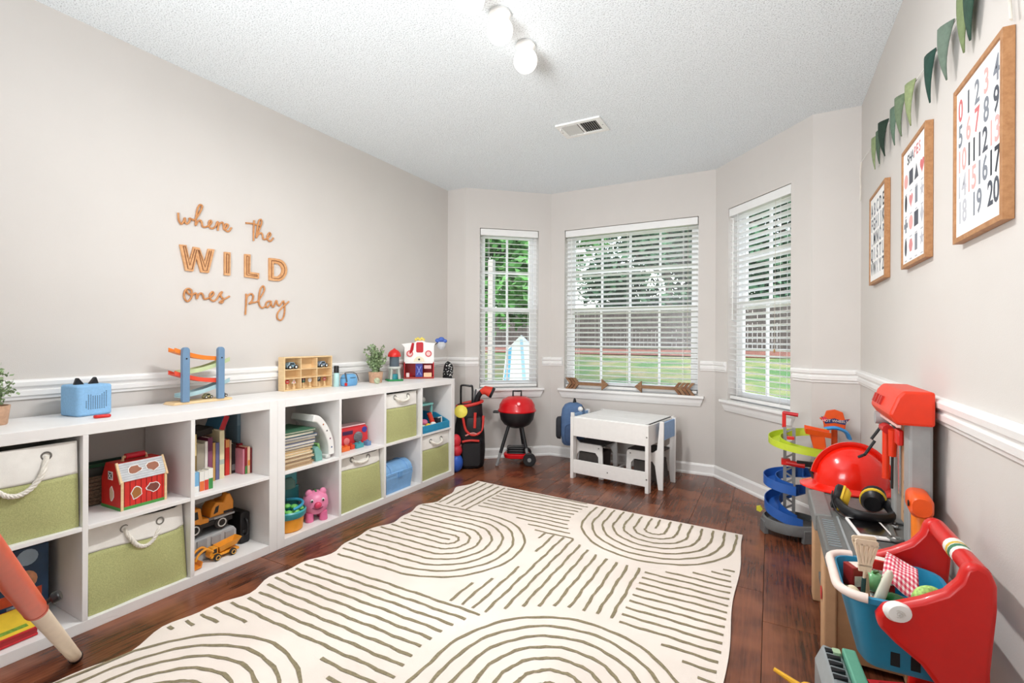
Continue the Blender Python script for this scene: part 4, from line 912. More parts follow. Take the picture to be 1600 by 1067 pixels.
MB().sph((.066, 0, .088), (.014, .019, .017), 12, 8).build('nose', mat('#e0446a', .3), t)
for yy in (-.027, .027): e = MB().sph((.054, yy, .11), (.007, .008, .009), 10, 7).build('eye', WHT, t); MB().sph((.06, yy, .109), (.0035, .005, .006), 8, 6).build('pupil', BLK, e)
MB().tube([(.064 - .004 * abs(s), s * .026, .066 + .01 * s * s) for s in [-1 + i / 6 for i in range(13)]], .0018, 5).build('smile', mat('#7d1f3a', .5), t)
MB().bb((-.02, -.004, .1435), (.02, .004, .15)).build('coin_slot', mat('#4a8a4a', .5), t, bevel=.001)
# red toy register with blocks
t = thing('toy_register', 'red toy cash register with grey dial', 'toy', (.262, .46, SHZ + .0005), R(-4)); RR = mat('#d8323a', .4, var=.05)
MB().prism([(-.12, 0), (.0, 0), (-.006, .115), (-.03, .128), (-.12, .128)], 0, .255, 'y').build('body', RR, t, smooth=False, bevel=.006); MB().bb((-.118, .004, .128), (-.02, .25, .136)).build('top_tray', mat('#f0c9cc', .4), t, smooth=False, bevel=.003)
q = MB(); q.M = Matrix.Translation((-.002, .17, .06)) @ Matrix.Rotation(PI / 2, 4, 'Y'); q.lathe([(.034, 0), (.034, .005), (.028, .008), (.001, .009)], 24); q.build('dial', mat('#8a8a90', .4), t)
for i in range(5): MB().bb((.005, .14, .038 + i * .01), (.0085, .2, .041 + i * .01)).build('dial_slot', mat('#5a5a60', .5), t, smooth=False)
q = MB(); q.M = Matrix.Translation((-.006, .225, .1)) @ Matrix.Rotation(PI / 2, 4, 'Y'); q.lathe([(.019, 0), (.019, .005), (.001, .006)], 18); q.build('badge', mat('#3a3f9a', .4), t); MB().bb((-.003, .05, .085), (.0, .13, .108)).build('display', mat('#4a2a52', .3), t, smooth=False, bevel=.002); q = MB(); q.M = Matrix.Translation((-.002, .08, .045)) @ Matrix.Rotation(PI / 2, 4, 'Y'); q.lathe([(.022, 0), (.022, .004), (.012, .006)], 18); q.build('knob', mat('#f08a8a', .4), t)
def brick(label, u, v, x, c, n=2):
    p = on(u, v, 0, x); t = thing('toy_block', label, 'toy block', (x, p.y, SHZ + .0005), 0, 'stud blocks before the red register'); w = .032 * n
    MB().bb((-.04, 0, 0), (0, w, .028)).build('block', mat(c, .35), t, smooth=False, bevel=.002)
    for i in range(n): MB().lathe([(.009, .028), (.009, .036), (.001, .0365)], 12, (-.02, .016 + .032 * i, 0)).build('stud', mat(c, .35), t)
brick('orange stud block at left below the red register', 534.5, 700, .33, '#f0722f', 2); brick('red orange stud block second from the left', 548.5, 700, .32, '#e0452a', 1); brick('teal stud block in front of the register dial', 557, 695, .33, '#4aa0a8', 2)
brick('blue grey stud block at right of the teal one', 574.5, 692, .33, '#6f8fb8', 1)
# blue chest
t = thing('toy_chest', 'light blue plastic chest with rounded lid', 'chest', (.385, .775, FLZ + .0005)); LB = mat('#7fb0e0', .4, var=.05, bump=.3, bscale=40); cw, cd, chh = .268, .17, .115
rs = [[(x_ * k - cd / 2 * (1), y_ * k + cw / 2, z_) for x_, y_ in ((cd / 2, cw / 2), (-cd / 2, cw / 2), (-cd / 2, -cw / 2), (cd / 2, -cw / 2))] for z_, k in ((0, .9), (chh - .02, .985), (chh - .02, 1), (chh, 1))]
MB().rings(rs).build('tub', LB, t, smooth=False, bevel=.004)
lp = [(-cd, chh + .0005), (0, chh + .0005), (.001, chh + .02)] + [(-cd / 2 + (cd / 2 - .006) * math.cos(a), chh + .02 + .058 * math.sin(a)) for a in [PI * i / 12 for i in range(13)]] + [(-cd - .001, chh + .02)]
MB().prism(lp, 0, cw, 'y').build('lid', LB, t, smooth=True, bevel=.003, ang=50)
for i in range(3): pass
MB().bb((.001, cw / 2 - .02, chh - .022), (.008, cw / 2 + .02, chh + .018)).build('clasp', mat('#6a9fd2', .4), t, smooth=False, bevel=.003)
for yy in (.05, cw - .05): MB().tube([(-cd / 2 + (cd / 2 - .003) * math.cos(a), yy, chh + .02 + .061 * math.sin(a)) for a in [PI * i / 14 for i in range(15)]], .004, 6).build('strap', LB, t)
# blue tray with toys
t = thing('toy_tray', 'bright blue open toy tray with teal stand', 'tray', (.4, 1.145, SHZ + .0005)); TB = mat('#2f94bd', .4, var=.05); tw, td = .325, .3
MB().bb((-td, 0, 0), (0, tw, .008)).build('tray_floor', TB, t, smooth=False); MB().prism([(-td, .008), (0, .008), (0, .05), (-.02, .062), (-td * .45, .11), (-td, .115)], tw - .01, tw, 'y').build('side_wall', TB, t, smooth=False, bevel=.003); MB().prism([(-td, .008), (0, .008), (0, .05), (-.02, .058), (-td, .06)], 0, .01, 'y').build('side_wall', TB, t, smooth=False, bevel=.003)
MB().bb((-.01, .01, .008), (0, tw - .01, .055)).build('front_wall', TB, t, smooth=False, bevel=.003); MB().bb((-td, .01, .008), (-td + .01, tw - .01, .11)).build('back_wall', TB, t, smooth=False)
TEA = mat('#7fc4bd', .4)
for yy in (.012, .215): MB().bb((-td + .19, yy, .008), (-td + .205, yy + .014, .185)).build('stand_post', TEA, t, smooth=False, bevel=.002)
MB().bb((-td + .06, .012, .185), (-td + .215, .229, .2)).build('stand_shelf', TEA, t, smooth=False, bevel=.003)
def toy_ball(label, x, y, z, r, c, nm='toy_fruit'): o = tag(MB().sph((0, 0, 0), r, 14, 9).build(nm, mat(c, .4, var=.08)), label, 'toy', 'toys lying in the blue tray'); o.location = (x, y, z + (r if isinstance(r, float) else r[2])); return o
zt = SHZ + .009
toy_ball('pink toy cupcake top in the blue tray', .33, 1.235, zt + .034, (.03, .032, .024), '#d9749a'); toy_ball('yellow toy ball at front of the blue tray', .365, 1.245, zt, .026, '#f2d04a'); toy_ball('white toy ball at front of the blue tray', .365, 1.305, zt, .028, '#f2f0ea'); toy_ball('pale green toy ball at left of the blue tray', .365, 1.185, zt, .025, '#bfe0c8')
toy_ball('lilac toy under the pink cupcake', .315, 1.225, zt, (.03, .034, .017), '#b58ac4'); toy_ball('white toy figure head on the teal stand', .26, 1.3, SHZ + .201, .026, '#e4e2de'); toy_ball('peach toy cup on the teal stand', .26, 1.225, SHZ + .201, (.018, .018, .022), '#d9ad94')
t = thing('toy_scoop', 'red toy scoop leaning in the blue tray', 'toy', (.35, 1.335, zt + .0005), R(20)); MB().tube([(0, 0, .01), (-.03, -.03, .12)], [.02, .018], 12).build('handle', mat('#d8402c', .4), t); MB().sph((0, 0, .02), (.024, .024, .019), 12, 8).build('bowl', mat('#c43a2a', .4), t)
t = thing('toy_phone', 'black toy block with white edge in the blue tray', 'toy', (.36, 1.395, zt + .0005), R(8)); MB().bb((-.04, -.03, 0), (0, .022, .075)).build('body', mat('#23252f', .4), t, smooth=False, bevel=.004); MB().tube([(.002, -.028, .078), (.002, .024, .078), (.002, .024, .01)], .005, 6).build('white_edge', WHT, t)
# ================================================================ bay corner: golf bag, grill, table
t = thing('golf_bag', 'black junior golf bag with red trim beside cabinet', 'golf bag', (.36, 1.82, .0), R(35)); t.scale = (1.08, 1.08, 1.06); NY = mat('#17171b', .6, var=.15, scale=40, bump=.3); RT_ = mat('#d2342c', .5, var=.05)
rs = []
for z_, a_, b_ in ((0, .105, .095), (.01, .115, .105), (.12, .125, .112), (.26, .12, .105), (.4, .105, .095), (.47, .1, .09), (.5, .1, .09)): rs.append([(a_ * math.cos(2 * PI * i / 24), b_ * math.sin(2 * PI * i / 24), z_) for i in range(24)])
MB().rings(rs).build('body', NY, t)
mb = MB(); mb.rings([[((.1 + rr * math.cos(b)) * math.cos(a), (.09 + rr * math.cos(b)) * math.sin(a), .505 + .02 * math.cos(a) + rr * math.sin(b)) for b in [2 * PI * q / 8 for q in range(8)]] for rr in (.013,) for a in [2 * PI * q / 28 for q in range(28)]], closed=True); mb.build('rim', RT_, t)
def on_bag(pts, r, nm, m): return MB().tube(spline(pts, 5), r, 8).build(nm, m, t)
pk = MB().rings([[(x_, -.085 - d_, z_ ) for x_, z_ in rrect(.15 * k_, .2 * k_, .02, (.01, .12))] for d_, k_ in ((0, 1), (.035, .96), (.045, .88))]).build('lower_pocket', NY, t)
MB().rings([[(x_, -.09 - d_, z_ ) for x_, z_ in rrect(.13 * k_, .15 * k_, .03, (.03, .34))] for d_, k_ in ((0, 1), (.025, .95), (.032, .85))]).build('upper_pocket', NY, t)
on_bag([(-.06, -.135, .225), (.0, -.14, .235), (.07, -.13, .228)], .009, 'pocket_piping', RT_); on_bag([(-.035, -.125, .27), (.02, -.135, .292), (.06, -.125, .275)], .006, 'pocket_piping', mat('#d9908c', .5))
on_bag([(-.055, -.115, .41), (-.03, -.125, .31), (.03, -.13, .275), (.09, -.11, .31), (.105, -.09, .42)], .01, 'strap_trim', RT_); on_bag([(.04, -.12, .45), (.035, -.13, .33)], .011, 'strap_trim', RT_); on_bag([(-.07, -.115, .2), (-.085, -.11, .06)], .006, 'side_piping', mat('#d9908c', .5))
MB().tube(spline([(-.1, -.03, .3), (-.13, -.06, .2), (-.1, -.05, .08)], 5), .012, 8, flat=.4).build('shoulder_strap', NY, t)
MB().tube([(.0, .01, .3), (.05, .02, .62)], .007, 8).build('club_shaft', mat('#8f9296', .3, .7), t)
MB().tube(spline([(-.07, .01, .5), (-.07, .01, .63), (-.06, .0, .655), (.0, -.01, .65), (.02, -.01, .64), (.02, -.01, .5)], 4), .008, 8).build('stand_handle', BLK, t)
MB().tube(spline([(.05, .0, .5), (.07, -.01, .57), (.1, -.02, .61)], 4), [.022] * 9, 10).build('headcover_neck', NY, t)
MB().tube([(.09, -.02, .6), (.12, -.025, .617), (.17, -.035, .60)], [.022, .035, .045], 14).build('headcover', mat('#e0402e', .5), t)
MB().tube([(.168, -.035, .601), (.185, -.038, .593)], [.046, .043], 14).build('headcover_end', NY, t)
p = on(700, 588, 1, 1.74)
t2 = thing('club_headcover', 'black and white knitted club headcover above cabinet end', 'headcover', (p.x, 1.74, .0)); MB().tube([(0, 0, 0), (0, 0, .72)], .006, 8).build('shaft', mat('#8f9296', .3, .7), t2)
def knit():
    m = mat('#141416', .9, var=.1, name='black_white_knit'); n = m.node_tree; b = n.nodes['Principled BSDF']; vo = n.nodes.new('ShaderNodeTexVoronoi'); vo.inputs['Scale'].default_value = 55; tc = n.nodes.new('ShaderNodeTexCoord'); n.links.new(tc.outputs['Object'], vo.inputs['Vector'])
    r_ = n.nodes.new('ShaderNodeValToRGB'); r_.color_ramp.elements[0].position = .26; r_.color_ramp.elements[0].color = (.8, .8, .78, 1); r_.color_ramp.elements[1].position = .32; r_.color_ramp.elements[1].color = (.01, .01, .012, 1); n.links.new(vo.outputs['Distance'], r_.inputs[0]); n.links.new(r_.outputs[0], b.inputs['Base Color']); return m
KN = knit(); MB().tube(spline([(0, 0, .68), (-.005, 0, .76), (.004, 0, .84), (-.004, 0, .9)], 5), [.03, .033, .036, .038, .04, .042, .043, .044, .044, .043, .042, .04, .035, .027, .016, .004], 14).build('sock', KN, t2)
o = tag(MB().lathe([(.001, 0), (.04, .003), (.055, .014), (.04, .026), (.001, .03)], 20).build('yellow_disc', mat('#efe05a', .5)), 'yellow flying disc leaning on the golf bag', 'disc'); q = on(717, 643, 0, .335); o.location = (q.x + .02, q.y, q.z); o.rotation_euler = (R(70), R(0), R(35))
q = on(713, 731, 2, 0); t = thing('toy_gloves', 'red and blue padded toy bundle behind the cabinet corner', 'toy', (.375, 1.605, 0)); MB().sph((0, 0, .075), (.05, .06, .075), 16, 10).build('blue_glove', mat('#2f5fc0', .45, var=.1), t); MB().sph((0, .0, .175), (.045, .05, .05), 14, 9).build('red_cuff', mat('#c92a3a', .45), t); MB().sph((-.01, 0, .255), (.042, .048, .055), 14, 9).build('red_glove', mat('#d8323f', .45, var=.1), t)
# toy kettle grill
t = thing('toy_grill', 'red toy kettle grill on three legs under left window', 'grill', (.675, 2.10, 0), R(25)); t.scale = (1.03, 1.03, 1.06); GB = mat('#1c1c1f', .45, var=.05); GR_ = mat('#d4121c', .25, var=.03)
MB().lathe([(.001, .296), (.06, .3), (.11, .325), (.14, .365), (.152, .42), (.152, .432), (.14, .432), (.13, .37), (.06, .315), (.001, .31)], 32, cap=False).build('bowl', GB, t)
MB().lathe([(.163, .434), (.165, .442), (.155, .456), (.15, .49), (.125, .53), (.08, .553), (.001, .56)], 32).build('lid', GR_, t)
MB().tube([(-.035, 0, .545), (-.035, 0, .6), (.035, 0, .6), (.035, 0, .545)], .0085, 8).build('lid_handle', BLK, t)
q = MB(); q.M = Matrix.Translation((.02, -.135, .505)) @ Matrix.Rotation(R(65), 4, 'X'); q.lathe([(.019, -.01), (.019, .012), (.012, .018), (.001, .018)], 18); q.build('vent_cap', mat('#e8434a', .25), t)
for sx in (-1,): MB().tube([(sx * .155, -.02, .425), (sx * .2, -.02, .425), (sx * .2, .02, .425), (sx * .155, .02, .425)], .009, 8).build('side_handle', BLK, t)
feet = [(-.165, -.10), (.1, -.085), (.06, .14)]
for i, (fx, fy) in enumerate(feet):
    zf = .0 if i == 0 else .055
    a_ = Vector((fx * .42, fy * .42, .315)); b_ = Vector((fx, fy, zf)); c_ = a_.lerp(b_, .68)
    lg = MB().tube([a_, c_], .0145, 12).build('leg', GB, t)
    MB().tube([c_, b_], .0125, 12).build('leg_tip', GRY, lg)
for i, (fx, fy) in enumerate(feet[1:]):
    w_ = MB().tube([(fx - .016 + .02, fy - .02, .055), (fx + .036, fy - .02, .055)] if i == 9 else [(fx + .01, fy - .034, .055), (fx + .01, fy - .006, .055)], .055, 24).build('wheel', GB, t, bevel=.006); MB().tube([(fx + .01, fy - .04, .055), (fx + .01, fy - .033, .055)], .016, 14).build('hub', GRY, w_)
MB().rings([[(x_, y_, z_) for x_, y_ in rrect(.22 * k_, .17 * k_, .06, (.0, -.02))] for z_, k_ in ((.055, .85), (.06, .95), (.085, 1), (.09, .95))]).build('ash_tray', GR_, t)
bk = MB(); 
for z_ in (.095, .115, .135): bk.tube([(p[0], p[1], z_) for p in rrect(.15, .11, .02, (-.005, -.01))], .004, 6, closed=True)
bk.build('basket_rims', GB, t)
MB().rings([[(x_, y_, z_) for x_, y_ in rrect(.14 * k_, .1 * k_, .02, (-.005, -.01))] for z_, k_ in ((.0905, .95), (.128, 1))]).build('charcoal_basket', mat('#1a1a1c', .8, var=.3, scale=90, bump=.8, bscale=90), t)
# activity table
TW = mat('#efedea', .4, var=.02); TGR = mat('#3f3d3c', .7, var=.1)
p0, p1_ = Vector((1.253, 1.905)), Vector((1.885, 1.80)); ex = (p1_ - p0); TL = ex.length; tang = math.atan2(ex.y, ex.x); TD = .56; TH = .485
t = thing('activity_table', 'white wooden kids activity table under middle window', 'table', (p0.x, p0.y, 0), tang); P = dict(parent=t, smooth=False, bevel=.003)
for xx in (0, TL - .026):
    for yy in (0, TD - .05): MB().bb((xx, yy, 0), (xx + .026, yy + .05, TH)).build('leg', TW, **P)
for yy in (.004, TD - .018): MB().bb((.026, yy, TH - .15), (TL - .026, yy + .014, TH - .004)).build('apron', TW, **P)
for xx in (.004, TL - .018): MB().bb((xx, .05, TH - .15), (xx + .014, TD - .05, TH - .004)).build('side_apron', TW, **P)
MB().bb((.03, .02, TH - .012), (TL - .03, TD * .33, TH + .002)).build('top_board', mat('#f4f3f1', .35, var=.015), **P); MB().bb((.03, TD * .335, TH - .012), (TL - .03, TD * .66, TH + .002)).build('top_board', mat('#f4f3f1', .35, var=.015), **P); MB().bb((.03, TD * .665, TH - .012), (TL - .03, TD - .02, TH + .002)).build('top_board', mat('#f4f3f1', .35, var=.015), **P)
for xx in (.018, TL - .03): MB().bb((xx, .05, TH - .01), (xx + .012, TD - .05, TH)).build('dark_edge', TGR, **P)
for yy in (.006,): MB().bb((.026, yy, .045), (TL - .026, yy + .016, .15)).build('stretcher', TW, **P)
MB().bb((TL / 2 - .01, .022, .08), (TL / 2 + .01, TD - .02, .1)).build('cross_bar', TW, **P)
for xx, zz, yy in ((TL / 2, .095, .0055), (TL - .013, .4, -.0005), (TL - .013, .1, -.0005)): MB().tube([(xx, yy, zz), (xx, yy - .0015, zz)], .006, 10).build('bolt', mat('#9a9a98', .3, .8), t)
def kid_chair(label, x, y, rz):
    c = thing('kid_chair', label, 'chair', (0, 0, 0), 0, 'kids chairs at the activity table'); c.matrix_world = Matrix.Translation((p0.x, p0.y, 0)) @ Matrix.Rotation(tang, 4, 'Z') @ Matrix.Translation((x, y, 0)) @ Matrix.Rotation(rz, 4, 'Z')
    sp = [(-.13, 0), (-.095, 0), (-.07, .17), (-.05, .2), (.09, .2), (.115, .17), (.12, 0), (.16, 0), (.15, .25), (.135, .265), (-.05, .265), (-.085, .29), (-.105, .5), (-.135, .5)]
    for yy in (-.135, .12):
        MB().prism(sp, yy, yy + .015, 'y').build('side_panel', TW, c, smooth=False, bevel=.003)
        MB().tube([(.12, yy + (.0155 if yy > 0 else -.0005), .24), (.12, yy + (.017 if yy > 0 else -.002), .24)], .006, 10).build('bolt', mat('#9a9a98', .3, .8), c)
    MB().bb((-.09, -.12, .255), (.15, .12, .27)).build('seat', TGR, c, smooth=False, bevel=.004); MB().bb((-.128, -.12, .36), (-.112, .12, .49)).build('backrest', mat('#8fb2dd', .5), c, smooth=False, bevel=.004)
    MB().prism([(-.085, .05), (.1, .05), (.105, .19), (-.065, .19)], -.115, .115, 'y').build('storage_bag', mat('#45403d', .8, var=.1), c, smooth=False, bevel=.006)
    return c
kid_chair('white child chair under table at the left', .075, .24, 0); kid_chair('white child chair with blue backrest at right end', TL - .075, .27, PI)
# backpack hung on the left chair
q = on(893, 660, 1, 2.2); t = thing('backpack', 'navy kids backpack with white spots behind the table', 'backpack', (1.165, 2.2, .2), R(20)); NV = mat('#4f6c94', .75, var=.1)
rs = [[(x_ , y_, z_) for x_, y_ in rrect(.2 * k_, .15 * k_, .05)] for z_, k_ in ((0, .8), (.02, .95), (.1, 1.05), (.22, 1.05), (.3, .95), (.34, .72), (.355, .4))]
MB().rings(rs).build('body', NV, t); MB().rings([[(-.105 - d_, y_, z_) for y_, z_ in rrect(.12 * k_, .19 * k_, .04, (0, .14))] for d_, k_ in ((0, 1), (.03, .95), (.04, .8))]).build('side_pocket', mat('#23262e', .7, var=.15), t)
for (yy, zz, r_) in ((-.03, .29, .022), (.04, .27, .018)): MB().sph((.06, -.05 + yy * .4, zz + .02), (r_, r_, r_), 12, 8).build('white_spot', WHT, t)
MB().sph((.075, -.035, .31), (.013, .02, .02), 10, 7).build('dark_spot', BLK, t); MB().rings([[(x_, -.076 - d_, z_) for x_, z_ in rrect(.14 * k_, .17 * k_, .04, (0, .1))] for d_, k_ in ((0, 1), (.03, .95), (.038, .8))]).build('front_pocket', mat('#3b5377', .75, var=.1), t)
MB().tube(spline([(.0, .0, .34), (.01, .02, .385), (.02, .05, .34)], 5), .008, 8).build('grab_loop', BLK, t)
# two wooden arrows on the middle window stool
def arrow(label, x0_, x1_, flip):
    L_ = x1_ - x0_; t = thing('wooden_arrow', label, 'arrow', (D.x + x0_, D.y - .018, .641), 0, 'wooden arrows on the window sill'); AW = wood_mat('brown_arrow_wood', '#7d5a3e', '#a67f5c', .7, (3, 10, 10), 8, .2)
    f = (lambda v: L_ - v) if flip else (lambda v: v)
    MB().bb((f(.07), 0, .036), (f(L_ - .05), .016, .062)).build('shaft', AW, t, smooth=False)
    MB().prism([(f(L_ - .06), 0), (f(L_), .05), (f(L_ - .06), .1)], -.004, .02, 'y').build('arrowhead', AW, t, smooth=False)
    for i in range(4 if flip else 3):
        s = .005 + i * .034
        for up in (1, -1):
            o = 0.05
            MB().prism([(f(s), o + up * .05), (f(s + .026), o + up * .05), (f(s + .066), o), (f(s + .04), o)], -.006 + .002 * (i % 2), .02, 'y').build('fletching', wood_mat('fletch', '#6b452c', '#9a6a45', .7, (8, 8, 8), 8, .2) if i % 2 else AW, t, smooth=False)
arrow('left wooden arrow on window sill pointing right', .155, .565, False); arrow('right wooden arrow on window sill pointing left', .80, 1.295, True)
# ================================================================ right wall
FRM = wood_mat('oak_frame', '#a06e43', '#bb8a5e', .55, (3, 3, 3), 20, .1); PAPER = mat('#f6f5f4', .7, var=.01)
cols = {'k': '#4d515b', 'g': '#7f848e', 'p': '#d98f90', 'r': '#cf7072', 'l': '#e5aaa6', 'd': '#2f333c', 'w': '#bcbcc4'}
def poster(label, uL, uR, z0, z1):
    y1 = on(uL, 300, 0, W - .02).y; y0 = on(uR, 300, 0, W).y                # y1 far (left in view), y0 near
    t = thing('framed_poster', label, 'picture', (W - .001, y0, z0), 0, 'framed posters on the right wall'); L = y1 - y0; h = z1 - z0; fw = .014; dp = .021
    for yy in (0, L - fw): MB().bb((-dp, yy, 0), (0, yy + fw, h)).build('frame_side', FRM, t, smooth=False, bevel=.001)
    for zz in (0, h - fw): MB().bb((-dp, fw, zz), (0, L - fw, zz + fw)).build('frame_rail', FRM, t, smooth=False, bevel=.001)
    MB().bb((-.0165, fw, fw), (-.012, L - fw, h - fw)).build('print_sheet', PAPER, t, smooth=False)
    return t, L, h
def ink(t, L, h, txt, fy, fz, size, c, sx=1.):
    """fy: 0 = left as seen (far), 1 = right ; fz from bottom"""
    return text_mesh('lettering', txt, size, mat(cols[c], .7, var=.02), t, frame3((-.0168, L * (1 - fy), h * fz), (0, -1, 0), (0, 0, 1)), .0002, sx=sx, bold=size * .018)
t1, L1_, h1 = poster('large framed number poster nearest the camera', 1490, 1587, 1.364, 1.783)
rows = [[('0', 'r'), ('1', 'k'), ('2', 'g'), ('3', 'l'), ('4', 'g')], [('5', 'g'), ('6', 'l'), ('7', 'r'), ('8', 'g'), ('9', 'k')], [('10', 'l'), ('11', 'd'), ('12', 'k'), ('13', 'l')], [('14', 'w'), ('15', 'l'), ('16', 'g'), ('17', 'd')], [('18', 'w'), ('19', 'g'), ('20', 'k')]]
for i, rw in enumerate(rows):
    n = len(rw)
    for j, (s, c) in enumerate(rw):
        fy = .14 + (j + (0 if n == 5 else .15)) * (.72 / (n - 1 + (0 if n == 5 else .3))); ink(t1, L1_, h1, s, fy, .83 - i * .163, .082, c, .82)
t2_, L2_, h2 = poster('framed shapes poster between the two others', 1409, 1459, 1.372, 1.818)
for j, (s, c) in enumerate((('S', 'd'), ('H', 'k'), ('A', 'g'), ('P', 'p'), ('E', 'r'), ('S', 'p'))): ink(t2_, L2_, h2, s, .26 + j * .095, .88, .05, c)
def shp(t, L, h, kind, fy, fz, r, c):
    cy, cz = L * (1 - fy), h * fz; m = mat(cols.get(c, c), .7, var=.02)
    pts = {'circle': circ(r, 20, (cy, cz)), 'square': [(cy - r, cz - r), (cy + r, cz - r), (cy + r, cz + r), (cy - r, cz + r)], 'tri': [(cy - r, cz - r), (cy + r, cz - r), (cy, cz + r)], 'oval': [(cy + .6 * r * math.cos(a), cz + 1.2 * r * math.sin(a)) for a in [2 * PI * i / 18 for i in range(18)]], 'rect': [(cy - .6 * r, cz - 1.1 * r), (cy + .6 * r, cz - 1.1 * r), (cy + .6 * r, cz + 1.1 * r), (cy - .6 * r, cz + 1.1 * r)],
           'heart': [(cy + r * .06 * 16 * math.sin(a) ** 3, cz + r * .065 * (13 * math.cos(a) - 5 * math.cos(2 * a) - 2 * math.cos(3 * a) - math.cos(4 * a))) for a in [2 * PI * i / 24 for i in range(24)]], 'diamond': [(cy, cz - 1.2 * r), (cy + .8 * r, cz), (cy, cz + 1.2 * r), (cy - .8 * r, cz)], 'cross': [(cy + a * r, cz + b * r) for a, b in ((-.35, -1), (.35, -1), (.35, -.35), (1, -.35), (1, .35), (.35, .35), (.35, 1), (-.35, 1), (-.35, .35), (-1, .35), (-1, -.35), (-.35, -.35))],
           'hex': circ(r, 6, (cy, cz)), 'star': [(cy + (r if i % 2 == 0 else r * .45) * math.sin(PI * i / 5), cz + (r if i % 2 == 0 else r * .45) * math.cos(PI * i / 5)) for i in range(10)]}[kind]
    MB().prism(pts, -.0170, -.0166, 'x').build('shape_print', m, t, smooth=False)
    MB().bb((-.0170, cy - .014, cz - .052), (-.0166, cy + .014, cz - .047)).build('caption_line', mat(cols['w'], .7), t, smooth=False)
g4 = [('circle', 'l'), ('square', 'k'), ('tri', 'k'), ('heart', 'r'), ('oval', 'd'), ('heart', 'p'), ('rect', 'g'), ('star', 'w'), ('cross', 'g'), ('circle', 'l'), ('square', 'k'), ('diamond', 'w'), ('oval', 'k'), ('hex', 'p'), ('rect', 'g'), ('star', 'w')]
for i, (k_, c) in enumerate(g4): shp(t2_, L2_, h2, k_, .17 + (i % 4) * .22, .72 - (i // 4) * .185, .026, c)
t3_, L3_, h3 = poster('framed alphabet poster nearest the room corner', 1359, 1392, 1.378, 1.818)
for i, rw in enumerate(('ABCDE', 'FGHIJK', 'LMNOP', 'QRSTU', 'VWXYZ')):
    for j, s in enumerate(rw): ink(t3_, L3_, h3, s, .14 + j * .72 / (len(rw) - 1), .82 - i * .165, .085, 'kdgkdgwk'[(i * 3 + j * 5) % 8], .8)
# pennant garland
A_ = on(1346, 253, 0, W - .011); B2 = on(1516, -6, 0, W - .011)
far = Vector((W - .011, A_.y, A_.z)); near = Vector((W - .011, -.45, 2.06))
t = thing('pennant_garland', 'felt pennant garland in green shades on the right wall', 'garland', (W - .011, A_.y, A_.z)); 
gp = [A_, on(1400, 172, 0, W - .011), on(1457, 88, 0, W - .011), on(1500, 18, 0, W - .011), Vector((W - .011, -.1, 2.03)), near]; gp = spline([p - Vector(t.location) for p in gp], 6)
MB().tube(gp, .0022, 6).build('string', WHT, t)
def gpos(y):
    y -= t.location.y
    for a_, b_ in zip(gp, gp[1:]):
        if b_.y <= y <= a_.y: return a_.lerp(b_, (a_.y - y) / max(1e-6, a_.y - b_.y))
    return gp[-1]
fc = ['#84936a', '#4a5f4d', '#223529', '#5d7362', '#6a7b61', '#8d9a6e', '#23443a', '#697a6c', '#76855c', '#2f4a3c', '#6f8a74', '#a9bb86']
us = [1371, 1378, 1388, 1402, 1414, 1428, 1458, 1486, 1512]
for i in range(12):
    y = on(us[i], 150, 0, W - .011).y if i < len(us) else -.02 - (i - 9) * .14
    p = gpos(y); hw = .052; hh = .15; mb = MB(); rs = []; rnd = random.Random(i + 20); curl = rnd.uniform(.5, 1.1) * (1 if i % 3 else .6)
    for k in range(9):
        f = k / 8; row = []
        for j in range(7):
            g = (j / 6 * 2 - 1); wd = hw * (1 - f ** 1.15) + .003; yy = g * wd * (1 - .25 * curl); out = -.004 - curl * .035 * (math.cos(g * 1.4) - .17) * (1 - f) - .012 * math.sin(f * 2.6) * curl
            row.append((p.x + min(out, -.002), p.y + yy, p.z - f * hh - (.0 if f else 0)))
        rs.append(row)
    vs = [q for r_ in rs for q in r_]; fs = [(a * 7 + b, a * 7 + b + 1, (a + 1) * 7 + b + 1, (a + 1) * 7 + b) for a in range(8) for b in range(6)]
    mb.add(vs, fs); mb.build('pennant', mat(fc[i], .9, var=.12, scale=80, bump=.3), t, solid=.003)
MB().tube(spline([gp[0], gp[0] + Vector((-.004, .004, -.07)), gp[0] + Vector((-.002, .0, -.15)), gp[0] + Vector((-.004, .002, -.22))], 5), .006, 6, flat=.35).build('ribbon_tail', mat('#efeae0', .8), t)
q = on(1579, 20, 0, W - .011) - Vector(t.location); MB().tube(spline([q + Vector((0, .02, .1)), q + Vector((-.002, .0, .03)), q + Vector((-.002, -.01, -.02))], 5), .006, 6, flat=.35).build('ribbon_tail', mat('#efeae0', .8), t)
